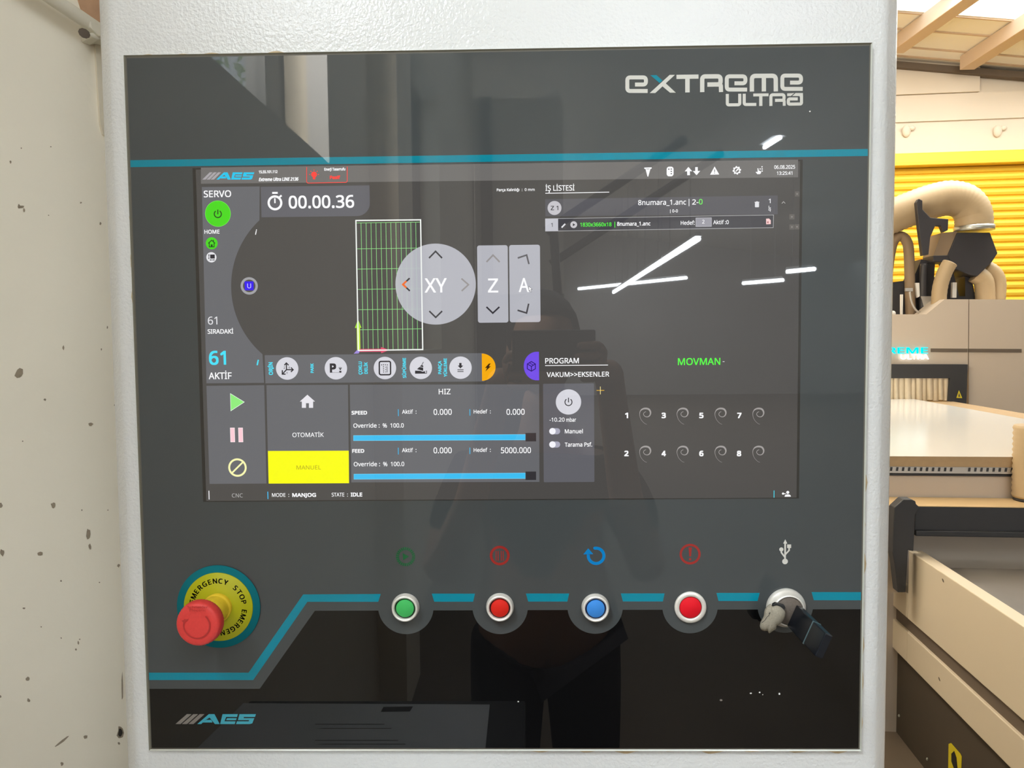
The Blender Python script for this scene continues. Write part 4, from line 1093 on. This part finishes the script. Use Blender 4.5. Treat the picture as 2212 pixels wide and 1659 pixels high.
# ---------------------------------------------------------------- wood router machine at the back right
RT = 6.2                                               # gantry distance
FT = 3.17                                              # front of the router table
zB = on_t(2050, 986.5, FT).z                           # top of the white board
rt = thing('wood_router', 'large beige gantry router machine standing in front of the yellow shutter', 'CNC machine', mp(3.2, RT, 0))
def face_t(pts, t, th, m, mb, ms=None): mb.prism([on_t(x, y, t) for x, y in pts], mY * th, m, ms)
b = MB(); face_t(((1700, 679), (2001, 679), (2040.5, 646.5), (2092, 646.6), (2091, 800), (1700, 800)), RT, .25, m_mach, b); b.build('gantry_cover', rt)
b = MB(); face_t(((2094, 646.6), (2460, 648.5), (2460, 1100), (2091, 1100)), RT, .25, m_mach, b); b.build('gantry_side_cover', rt)
b = MB(); face_t(((2010.6, 752.6), (2090.4, 753.2), (2090.4, 761), (2010.6, 760.4)), RT - .004, .01, m_groove, b); face_t(((2093, 753.2), (2207, 753.8), (2207, 761.6), (2093, 761)), RT - .004, .01, m_groove, b); b.build('dark_trim', rt)
b = MB(); face_t(((1700, 786.5), (2090.5, 787.2), (2087.5, 875), (2047, 866), (2052, 817), (1700, 817)), RT - .05, .05, m_dark, b); b.build('tunnel_frame', rt)
# dust fringe of hanging fabric strips
b = MB(); x = 1890.0; k = 0
while x < 2050:
    w = rnd.uniform(9, 15); y1 = 866 + rnd.uniform(-2, 1); tt = RT - .03 + .012 * (k % 2)
    n = 5; rows = []
    for j in range(4):
        yy = 816 + (y1 - 816) * j / 3
        rows.append([on_t(x + w * i / n, yy, tt - .015 * math.sin(math.pi * i / n) * (1 + .6 * j / 3)) for i in range(n + 1)])
    b.grid(rows, m_fabric); x += w * .93; k += 1
fr = b.build('dust_fringe', rt, fixn=False); fr['kind'] = 'stuff'
# hazard triangle on the frame
b = MB(); face_t(((2071.5, 843), (2066, 859.5), (2078.6, 860)), RT - .052, .001, m_sticker, b)
face_t(((2071.8, 848), (2069.6, 857), (2074.8, 857.4)), RT - .054, .001, m_groove, b); b.build('hazard_sticker', rt)
# lit sign on the gantry: the end of EXTREME over ULTRA
def sign(txt, x0, x1, y0, y1, m, name):
    vs, fs, cap = glyphs(txt); xs = [v[0] for v in vs]; a, c = min(xs), max(xs); mb = MB(); mi = mb.mi(m)
    for k in (0,):
        base = len(mb.v)
        for X, Z in vs: mb.v.append(tuple(on_t(x0 + (X - a) / (c - a) * (x1 - x0) + k, y1 - Z / cap * (y1 - y0), RT - .012 - .0004 * k)))
        for q in fs: mb.f.append(tuple(base + i for i in q)); mb.m.append(mi); mb.smooth.append(False)
    o = mb.build(name, rt, fixn=False); md = o.modifiers.new('depth', 'SOLIDIFY'); md.thickness = .012; md.offset = 0; return o
sign('EXTREME', 1859, 2004, 750.6, 763.6, m_cyan_sign, 'lit_sign')['label'] = 'cyan lit sign letters'
sign('ULTRA', 1946, 2006, 765.4, 776, m_white_sign, 'lit_sign')['label'] = 'white lit sign letters'
# table under the gantry
ztab = zB - .018
s_of = lambda px, py, t: (on_t(px, py, t) - CAM).dot(mX)
hx = CAM.z - zB
b = MB(); sR = hx / .181 * 1.0
sRboard = (on_z(2212, 905, zB) - CAM).dot(mX); sRmdf = (on_z(2212, 893, ztab) - CAM).dot(mX)
zq = on_t(2050, 1008.5, FT).z
b.obox(mp(sRmdf - 2.5, FT, zq), mX * 2.5, mY * 6.0, (0, 0, ztab - zq), m_mdf); b.build('spoilboard', rt)
z1_ = on_t(2050, 1023, FT).z
b = MB(); b.obox(mp(sRmdf - 2.5, FT + .002, z1_), mX * 2.5, mY * .3, (0, 0, zq - z1_ - .001), m_alu)
hs_ = (s_of(2062.5, 1015, FT) - s_of(1938, 1015, FT)) / 9.6
for i in range(60):
    c = mp(s_of(1938, 1015, FT) - hs_ * 6 + hs_ * i, FT + .001, on_t(2050, 1014.5, FT).z)
    if 16 <= i <= 17: continue
    b.face([c - mX * hs_ * .22 + Vector((0, 0, -.007)), c + mX * hs_ * .18 + Vector((0, 0, -.007)), c + mX * hs_ * .26 + Vector((0, 0, .008)), c - mX * hs_ * .12 + Vector((0, 0, .008))], m_dark)
b.build('perforated_rail', rt, fixn=False)
zf = on_t(2050, 1066, FT).z
b = MB(); b.obox(mp(sRmdf - 2.5, FT + .02, 0), mX * 2.5, mY * 4.5, (0, 0, z1_ - .012), m_mach); b.obox(mp(sRmdf - 2.5, FT + .012, z1_ - .012), mX * 2.5, mY * .1, (0, 0, .008), m_dark)
b.build('machine_bed', rt)
# the white board that lies on the table
b = MB(); b.obox(mp(sRboard - 1.83, FT, ztab), mX * 1.83, mY * 4.2, (0, 0, zB - ztab), m_mdf)
P4 = [mp(sRboard - 1.83, FT, zB + .0004), mp(sRboard, FT, zB + .0004), mp(sRboard, FT + 4.2, zB + .0004), mp(sRboard - 1.83, FT + 4.2, zB + .0004)]
b.face(P4, m_board)
tag(b.build('laminated_board', fixn=False), 'glossy white board lying flat on the router table', 'board')

# spindle unit, shroud and hoses above the gantry
ST = RT + .28
def tubepx(pts, t, rpx, m, seg=14, ridge=None, mb=None, step=None):
    P = [on_t(x, y, t) for x, y in pts]; P = [Vector(p) for p in P]
    # resample a smooth curve
    out = []
    n = len(P)
    for i in range(n - 1):
        p0, p1, p2, p3 = P[max(i - 1, 0)], P[i], P[i + 1], P[min(i + 2, n - 1)]
        kk = step or 6
        for q in range(kk):
            u = q / kk; out.append(.5 * (2 * p1 + (p2 - p0) * u + (2 * p0 - 5 * p1 + 4 * p2 - p3) * u * u + (3 * p1 - p0 - 3 * p2 + p3) * u ** 3))
    out.append(P[-1]); r = rpx * t / F_PX
    (mb if mb else MB()).tube(out, r, m, seg, ridges=ridge)
    return out
b = MB(); tubepx([(1840, 502), (1880, 486), (1920, 470), (1965, 452), (2010, 436), (2050, 428), (2083, 436), (2101, 460), (2104, 492)], ST, 34, m_hose, 24, .04, b, 9)
hose1 = thing('dust_hose', 'thick beige corrugated hose arching over the black spindle shroud', 'hose', on_t(2040, 500, ST))
b.build('hose_tube', hose1)
b = MB(); tubepx([(2104, 489), (2104, 499)], ST, 37, m_clamp, 24, None, b, 2); b.build('hose_clamp', hose1)
b = MB(); hexa = [(2068, 502), (2139, 502), (2155.5, 547), (2143, 566), (2112, 596.5), (2095, 594), (2060, 580), (2047, 552)]
face_t(hexa, ST - .06, .22, m_shroud, b)
b2 = MB(); face_t(((2034, 503), (2068, 500), (2047, 552), (2016, 552)), ST - .05, .2, m_shroud2, b2)
face_t(((2016, 552), (2050, 551), (2056, 566), (2016, 566)), ST - .055, .2, m_shroud, b)
b.build('spindle_shroud', rt, bevel=.006); b2.build('shroud_side', rt)
b = MB(); face_t(((1980, 437), (1985, 429), (1993, 433), (1993, 452), (2010, 470), (2049, 473), (2048, 497), (2038, 502), (2033, 488), (2021, 487), (2010, 512), (2006, 550), (1993, 552), (1985, 490)), ST - .24, .05, m_shroud, b); b.build('hose_bracket', rt, bevel=.004)
b = MB(); tubepx([(2128, 578), (2146, 590), (2155, 612), (2152, 660), (2148, 700)], ST + .05, 15, m_hose, 16, .05, b, 8); tubepx([(2106, 592), (2124, 606), (2128, 640), (2128, 700)], ST + .02, 18, m_hose, 16, .02, b, 8)
tag(b.build('dust_hose'), 'beige corrugated hose dropping behind the gantry beside the black shroud', 'hose')
b = MB(); tubepx([(2052, 568), (2040, 590), (2030, 625), (2026, 680), (2022, 720)], ST - .14, 14, m_hose, 16, .03, b, 8)
tag(b.build('dust_hose'), 'narrow smooth tan hose running down in front of the spindle', 'hose')
b = MB(); tubepx([(1915, 620), (1921, 560), (1930, 522), (1946, 510), (1960, 525), (1964, 560), (1966, 640), (1968, 690)], ST + .03, 10, m_shroud2, 12, None, b, 6)
tag(b.build('cable_conduit'), 'dark arched cable conduit beside the spindle', 'cable')
b = MB(); tubepx([(1996, 570), (1994, 600), (1993, 650), (1993, 700)], ST, 7, m_shroud, 10, None, b, 4)
tag(b.build('cable_conduit'), 'straight black cable conduit under the hose bracket', 'cable')
# spindle motor block and its fittings
b = MB(); face_t(((1926, 610), (1972, 604), (1990, 560), (2020, 566), (2018, 600), (2060, 590), (2072, 640), (2085, 640), (2085, 600), (2066, 582), (2098, 596), (2108, 646), (2108, 690), (1920, 690)), ST + .06, .2, m_shroud, b)
b.build('spindle_motor', rt)
b = MB(); face_t(((2058, 610), (2067, 610), (2066, 643), (2057, 643)), ST - .02, .03, m_white, b); b.build('white_cylinder', rt)
b = MB(); face_t(((1978, 611), (1986, 611), (1987, 640), (1982, 643)), ST - .02, .03, m_white, b); b.build('white_cylinder', rt)
b = MB(); face_t(((1946, 636), (1951, 636), (1950, 679), (1946, 679)), ST - .05, .02, m_white, b); b.build('white_rod', rt)
b = MB(); face_t(((1956, 622), (1972, 622), (1972, 629), (1956, 629)), ST - .03, .02, m_alu, b); b.build('cable_clip', rt); b = MB(); face_t(((1990, 640), (2012, 640), (2014, 662), (1996, 664)), ST - .03, .04, m_alu, b); b.build('valve_block', rt)
b = MB()
tubepx([(1965, 630), (1970, 655), (1982, 673), (1998, 676), (2008, 668), (2013, 650)], ST - .1, 2.2, m_alu, 8, None, b, 6); b.build('grey_cable', rt)
b = MB(); c = on_t(1929, 677, ST - .12); b.ball(c, .02, .02, .022, m_white, 8); b.build('white_knob', rt)

# ---------------------------------------------------------------- outfeed table in front of the router
S0 = 1.2
zl = on_s(1990, 1207, S0).z                            # ledge height
BT = (on_s(1970, 1193, S0) - CAM).dot(mY)              # distance of the dark cross bar
of = thing('outfeed_table', 'beige outfeed table with dark cross bar in front of the router', 'machine table', mp(2, BT - .6, 0))
tn, tf = .55, BT + .03                                 # near and far ends of the side panel
def zs_(px, py): return on_s(px, py, S0).z
zg1, zg0, zb_ = zs_(2060, 1424), zs_(2060, 1458), zs_(2060, 1534)
b = MB(); b.obox(mp(S0, tn, zg1), mX * .05, mY * (tf - tn), (0, 0, zl - zg1), m_mach2); b.obox(mp(S0, tn, zb_), mX * .05, mY * (tf - tn), (0, 0, zg0 - zb_), m_mach2)
zx_ = zs_(1948, 1272)
b.obox(mp(S0, tf + .001, zg1), mX * .05, mY * .8, (0, 0, zx_ - zg1), m_mach2); b.obox(mp(S0, tf + .001, zb_), mX * .05, mY * .8, (0, 0, zg0 - zb_), m_mach2)
b.build('side_panel', of, bevel=.003)
b = MB(); b.obox(mp(S0 + .012, tn, zg0), mX * .03, mY * (tf - tn + .8), (0, 0, zg1 - zg0), m_groove); b.build('side_groove', of)
b = MB(); b.obox(mp(S0 + .02, tn, .0), mX * .03, mY * (tf - tn + .8), (0, 0, zb_ - .001), m_skirt); b.build('lower_skirt', of)
b = MB(); b.obox(mp(S0 + .05, tn, zl - .10), mX * 2.6, mY * (tf - tn - .05), (0, 0, .05), m_bed); b.build('conveyor_bed', of)
zc1 = on_t(2090, 1096, BT).z; zc0 = on_t(2090, 1156, BT).z
b = MB(); b.obox(mp(s_of(1976, 1120, BT), BT, zc0), mX * 2.2, mY * .07, (0, 0, zc1 - zc0), m_dark)
b.obox(mp(s_of(1976, 1120, BT), BT - .014, zc0 - .004), mX * 2.2, mY * .07, (0, 0, .022), m_dark); b.build('cross_bar', of, bevel=.004)
b = MB(); face_t(((1932, 1096.4), (1951, 1079), (1970, 1079), (1978, 1083), (1979, 1089), (1987, 1096), (1977, 1112), (1975.6, 1149.5), (1973.5, 1191), (1962, 1188), (1956.5, 1280), (1939.6, 1280), (1933, 1222), (1928, 1194), (1930, 1130)), BT - .05, .05, m_dark, b); b.build('end_bracket', of, bevel=.003)
zsf = zc1 + .004
b = MB(); b.obox(mp(s_of(1932, 1100, BT) - .02, BT - .002, zsf - .003), mX * 2.6, mY * (FT - BT + .015), (0, 0, .003), m_ply)
b.obox(mp(s_of(1932, 1100, BT) - .02, BT + .07, zc0), mX * 2.6, mY * (FT - BT - .06), (0, 0, zsf - zc0 - .004), m_mach); b.build('rear_shelf', of)
b = MB(); b.obox(mp(s_of(1932, 1100, BT) - .02, BT + .04, zx_ + .001), mX * .06, mY * .1, (0, 0, zc0 - zx_ - .001), m_mach); b.build('corner_post', of)
for px, py in ((2037, 1254), (2029, 1467), (1931, 1254)):
    b = MB(); c = on_s(px, py, S0 - .0006)
    b.face([c + mY * (.007 * math.cos(a) + .004 * math.sin(a)) + Vector((0, 0, .006 * math.sin(a))) for a in [2 * math.pi * i / 8 for i in range(8)]], m_groove)
    b.build('screw_hole', of, fixn=False)
b = MB(); q = [on_s(x, y, S0 + .0185) for x, y in ((2049, 1607), (2054, 1605), (2074, 1628), (2077, 1634), (2076, 1668), (2048, 1668))]
b.prism(q, mX * .001, m_sticker)
b.prism([on_s(x, y, S0 + .0178) for x, y in ((2055, 1628), (2061, 1622), (2066, 1637), (2068, 1660), (2062, 1664), (2055, 1645))], mX * .0005, m_ink)
b.build('warning_sticker', of)
for px, py in ((1942, 1546), (2003, 1640)):
    b = MB(); b.ball(on_s(px, py, S0 + .012), .004, .004, .006, m_clamp, 8); b.build('skirt_screw', of)
# upright hose standing on the rear shelf at the picture's edge
HT = BT + .12
b = MB(); rr = 40 * HT / F_PX; c = on_t(2236, 1080, HT); c.z = zsf
b.tube([c + Vector((0, 0, .012 + .28 * i / 26)) for i in range(27)], rr, m_hose, 24, ridges=.06)
h4 = thing('dust_hose', 'upright ribbed tan hose standing on the outfeed shelf at right edge', 'hose', c); b.build('hose_tube', h4)
b = MB(); b.tube([c, c + Vector((0, 0, .014))], rr * .97, m_dark, 24); b.build('hose_foot', h4)

# ---------------------------------------------------------------- what the glass mirrors: lamps, person, tree outside; also added fill tubes
def lamp(p, q, label, r=.03, lit=None):
    p = Vector(p); q = Vector(q); m = (p + q) / 2
    t = thing('tube_lamp', label, 'lamp', m, 'fluorescent tubes hanging in the hall')
    b = MB(); b.tube([p, q], r, lit or m_tube, 10); b.build('tube', t)
    d = (q - p).normalized(); sd = Vector((-d.y, d.x, 0)).normalized()
    b = MB(); o = p + Vector((0, 0, r * 1.1)); b.prism([o - sd * .04, o + sd * .04, o + sd * .025 + Vector((0, 0, .05)), o - sd * .025 + Vector((0, 0, .05))], q - p, m_lampbody); b.build('lamp_body', t)
    for u in (.2, .8):
        b = MB(); c = p + (q - p) * u + Vector((0, 0, .06)); zz_ = roof_z((c - CAM).dot(mX)); b.tube([c, Vector((c.x, c.y, zz_))], .004, m_lampbody, 6)
        b.build('hanger', t)
ZL = CAM.z + 1.2
RW = [refl_z(1325, 632, ZL), refl_z(1510, 515, ZL)]
for i in range(4):
    a = RW[0] + (RW[1] - RW[0]) * (i / 4 + .004); c = RW[0] + (RW[1] - RW[0]) * ((i + 1) / 4 - .004)
    lamp(a, c, 'bright hanging tube mirrored in the screen glass, one of the long slanting row')
lamp(refl_z(1250, 624, ZL + .25), refl_z(1483, 600, ZL + .25), 'bright hanging tube mirrored in the screen, crossing the long slanting row')
lamp(refl_z(1605, 612, ZL), refl_z(1692, 605, ZL), 'short tube mirrored at the right edge of the screen, the lower one')
lamp(refl_z(1700, 587, ZL), refl_z(1760, 581, ZL), 'short tube mirrored right of the screen edge, the upper one')
lamp(refl_z(1652, 318, ZL), refl_z(1685, 297, ZL), 'short slanting tube mirrored just above the teal stripe', .012)

lamp((.92, -1.5, 3.15), (.92, -3.45, 3.15), 'tube hanging before the cabinet, its end mirrored at the top of the panel', .0075)
for x, y, l in ((.2, 6.6, 'unseen fill tube added in the far hall, hidden behind the cabinet'), (1.9, 6.6, 'unseen fill tube added in the far hall beside the cabinet edge'), (6.4, 6.4, 'unseen fill tube added in the far hall beyond the outfeed table')):
    lamp((x, y, 4.15), (x, y + 1.6, 4.15), l, .008, m_warm)  # unseen tubes added to brighten end wall, roof and shutter
lamp((.12, 2.0, 3.0), (.12, 3.6, 3.0), 'unseen fill tube added behind the cabinet to light the outfeed table', .055, m_warm)  # unseen tube added to brighten the table's side panel

# roof braces of the hall, seen as dark slanting lines in the glass
for i, (p, q, y0) in enumerate((((1180, 500), (1480, 300), 5.0), ((1190, 570), (1560, 330), 6.0), ((1205, 640), (1196, 498), 5.5))):
    b = MB(); b.tube([refl(*p, y0), refl(*q, y0)], .035, m_dark, 8); struct(b.build('trim_%d' % (i + 4)), 'dark steel roof brace behind the camera')

# pale partition with a dark door post at the end of the hall's left side
m_pale = mat('pale_plaster', (0.86, 0.82, 0.75, 1), 0.9); m_low = mat('dark_wainscot', (0.06, 0.06, 0.07, 1), 0.7)
b = MB(); b.box((-0.6, -9.2, 2.19), (.5, -9.0, 4.6), m_pale); b.box((-0.6, -9.2, 0), (.5, -8.96, 2.19), m_low); b.box((-.52, -8.99, 0), (-.38, -8.93, 4.6), m_dark); struct(b.build('wall_inner'))

# the person taking the picture
pe = thing('person', 'person in dark shirt raising a phone, mirrored faintly in the screen glass', 'person', (.065, -1.16, 0))
m_skin = mat('skin', (0.50, 0.30, 0.21, 1), 0.55); m_shirt = mat('black_shirt', (0.012, 0.012, 0.016, 1), 0.8); m_trou = mat('dark_trousers', (0.018, 0.02, 0.03, 1), 0.85); m_hair = mat('black_hair', (0.008, 0.007, 0.006, 1), 0.6)
HX, HY = .065, -1.14; HZ = CAM.z - .03
def skin(name, nodes, edges, m, parent, root=0, sub=2):
    me = D.meshes.new(name); off = wloc(parent)
    me.from_pydata([tuple(Vector(p) - off) for p, r in nodes], edges, [])
    o = D.objects.new(name, me); COL.objects.link(o); o.parent = parent; me.materials.append(m)
    sk = o.modifiers.new('skin', 'SKIN'); sk.use_smooth_shade = True
    lay = me.skin_vertices[0].data if me.skin_vertices else None
    if lay is None:
        me.skin_vertices.new() if hasattr(me.skin_vertices, 'new') else None
        lay = me.skin_vertices[0].data
    for i, (p, r) in enumerate(nodes):
        lay[i].radius = (r, r) if not isinstance(r, tuple) else r; lay[i].use_root = (i == root)
    if sub: s = o.modifiers.new('smooth', 'SUBSURF'); s.levels = sub; s.render_levels = sub
    return o
CX, CZ = CAM.x, CAM.z
hr = Vector((CX + .135, CAM.y - .015, CZ - .035)); hl = Vector((CX - .035, CAM.y - .03, CZ - .05))
sz = HZ - .27
body = [((HX, HY - .02, .95), (.15, .11)), ((HX, HY - .02, 1.15), (.135, .10)), ((HX, HY - .02, sz - .07), (.16, .11)), ((HX, HY - .02, sz + .02), (.09, .075)), ((HX, HY - .01, HZ - .15), .052), ((HX, HY + .01, HZ - .06), .06),
        ((HX + .18, HY - .02, sz - .02), .062), ((HX + .24, HY + .06, sz - .24), .046), ((HX + .16, HY + .25, sz - .02), .037), ((hr.x + .02, hr.y - .06, hr.z - .05), .028), ((hr.x + .008, hr.y - .012, hr.z - .01), .03),
        ((HX - .18, HY - .02, sz - .02), .062), ((HX - .25, HY + .06, sz - .24), .046), ((HX - .16, HY + .25, sz - .04), .037), ((hl.x - .02, hl.y - .06, hl.z - .05), .028), ((hl.x - .006, hl.y - .014, hl.z - .008), .03),
        ((HX + .09, HY - .02, .88), .095), ((HX + .10, HY, .48), .062), ((HX + .11, HY - .02, .09), .045), ((HX + .12, HY + .10, .04), .04),
        ((HX - .09, HY - .02, .88), .095), ((HX - .10, HY, .48), .062), ((HX - .11, HY - .02, .09), .045), ((HX - .12, HY + .10, .04), .04)]
eg = [(0, 1), (1, 2), (2, 3), (3, 4), (4, 5), (2, 6), (6, 7), (7, 8), (8, 9), (9, 10), (2, 11), (11, 12), (12, 13), (13, 14), (14, 15), (0, 16), (16, 17), (17, 18), (18, 19), (0, 20), (20, 21), (21, 22), (22, 23)]
bo = skin('body', body, eg, m_skin, pe)
# clothes follow the body
top = [(p, tuple(q + .012 for q in (r if isinstance(r, tuple) else (r, r)))) for p, r in body[:4]] + [((HX + .18, HY - .02, sz - .02), .075), ((HX + .225, HY + .035, sz - .17), .062), ((HX - .18, HY - .02, sz - .02), .075), ((HX - .23, HY + .035, sz - .17), .062)]
skin('shirt', top, [(0, 1), (1, 2), (2, 3), (2, 4), (4, 5), (2, 6), (6, 7)], m_shirt, pe)
leg = [((HX, HY - .02, .98), (.16, .12)), ((HX + .09, HY - .02, .86), .108), ((HX + .10, HY, .48), .078), ((HX + .11, HY - .02, .11), .066), ((HX - .09, HY - .02, .86), .108), ((HX - .10, HY, .48), .078), ((HX - .11, HY - .02, .11), .066)]
skin('trousers', leg, [(0, 1), (1, 2), (2, 3), (0, 4), (4, 5), (5, 6)], m_trou, pe)
b = MB()
def headf(d):
    v = 0
    if d.y > 0: v += -.04 * (1 - abs(d.x)) + (.10 * math.exp(-((d.x / .14) ** 2 + ((d.z + .12) / .22) ** 2))) - .05 * (math.exp(-(((abs(d.x) - .36) / .13) ** 2 + ((d.z - .1) / .1) ** 2)))
    v += -.10 * max(0, -d.z) * abs(d.x) - .03 * math.exp(-((d.z + .52) / .04) ** 2) * (d.y > .6)
    return v
b.ball((HX, HY, HZ + .015), .076, .096, .122, m_skin, 24, None, headf)
for sx in (-1, 1): b.ball((HX + sx * .078, HY - .01, HZ + .005), .010, .022, .032, m_skin, 8)
b.build('head', pe)
b = MB()
for sx in (-1, 1): b.ball((HX + sx * .029, HY + .080, HZ + .026), .012, .008, .007, m_ink, 8)
b.build('eyes', pe)
b = MB(); b.ball((HX, HY - .014, HZ + .045), .088, .098, .108, m_hair, 20, None, lambda d: -.30 if (d.y > .35 and d.z < .42) else (-.2 if d.z < -.45 else .02 * math.sin(14 * d.x) * math.cos(11 * d.z))); b.build('hair', pe)
# fingers: each hand holds one end of the phone
def hand(c, sx):
    n = [((c.x, c.y - .012, c.z - .006), .020)]; e = []
    for i in range(4):
        z = c.z + .028 - .019 * i; ln = (.036, .042, .040, .031)[i]
        k = len(n); n += [((c.x - sx * .006, c.y - .006, z), .009), ((c.x - sx * .012, c.y + .006, z), .0085), ((c.x - sx * (.012 + ln), c.y + .0085, z - .002), .0075)]
        e += [(0, k), (k, k + 1), (k + 1, k + 2)]
    k = len(n); n += [((c.x - sx * .004, c.y - .026, c.z - .012), .010), ((c.x - sx * .034, c.y - .030, c.z + .004), .0085)]; e += [(0, k), (k, k + 1)]
    skin('hand', n, e, m_skin, pe, 0, 1)
hand(hr, 1); hand(hl, -1)
ph = thing('phone', 'phone held up sideways by the mirrored person', 'phone', (CX + .05, CAM.y - .014, CZ - .02))
b = MB(); b.box((CX - .025, CAM.y - .020, CZ - .052), (CX + .122, CAM.y - .012, CZ + .020), m_stick); b.build('phone_body', ph, bevel=.003)

# tree outside the high window
tr_ = thing('tree', 'leafy green tree outside the high window, mirrored at the upper left', 'tree', (-2.5, -5.8, 0))
m_leaf = mat('leaf', (0.42, 0.60, 0.30, 1), 0.6, noise=(6, .4)); m_bark = mat('bark', (0.16, 0.11, 0.07, 1), 0.9)
b = MB(); b.tube([(-2.5, -5.8, -.5), (-2.45, -5.75, 1.6), (-2.5, -5.9, 3.4)], lambda u: .12 - .07 * u, m_bark, 8); b.build('trunk', tr_)
b = MB(); rl = random.Random(5)
for i in range(2200):
    d = Vector((rl.gauss(0, 1), rl.gauss(0, 1), rl.gauss(0, 1))).normalized() * rl.uniform(.4, 1) ** .5
    c = Vector((-2.6 + d.x * 1.3, -5.8 + d.y * 1.6, 3.9 + d.z * 1.8)); a = Vector((rl.uniform(-1, 1), rl.uniform(-1, 1), rl.uniform(-1, 1))).normalized(); q = a.orthogonal().normalized()
    b.face([c - a * .08, c + q * .035, c + a * .08, c - q * .035], m_leaf)
b.build('crown', tr_, fixn=False)
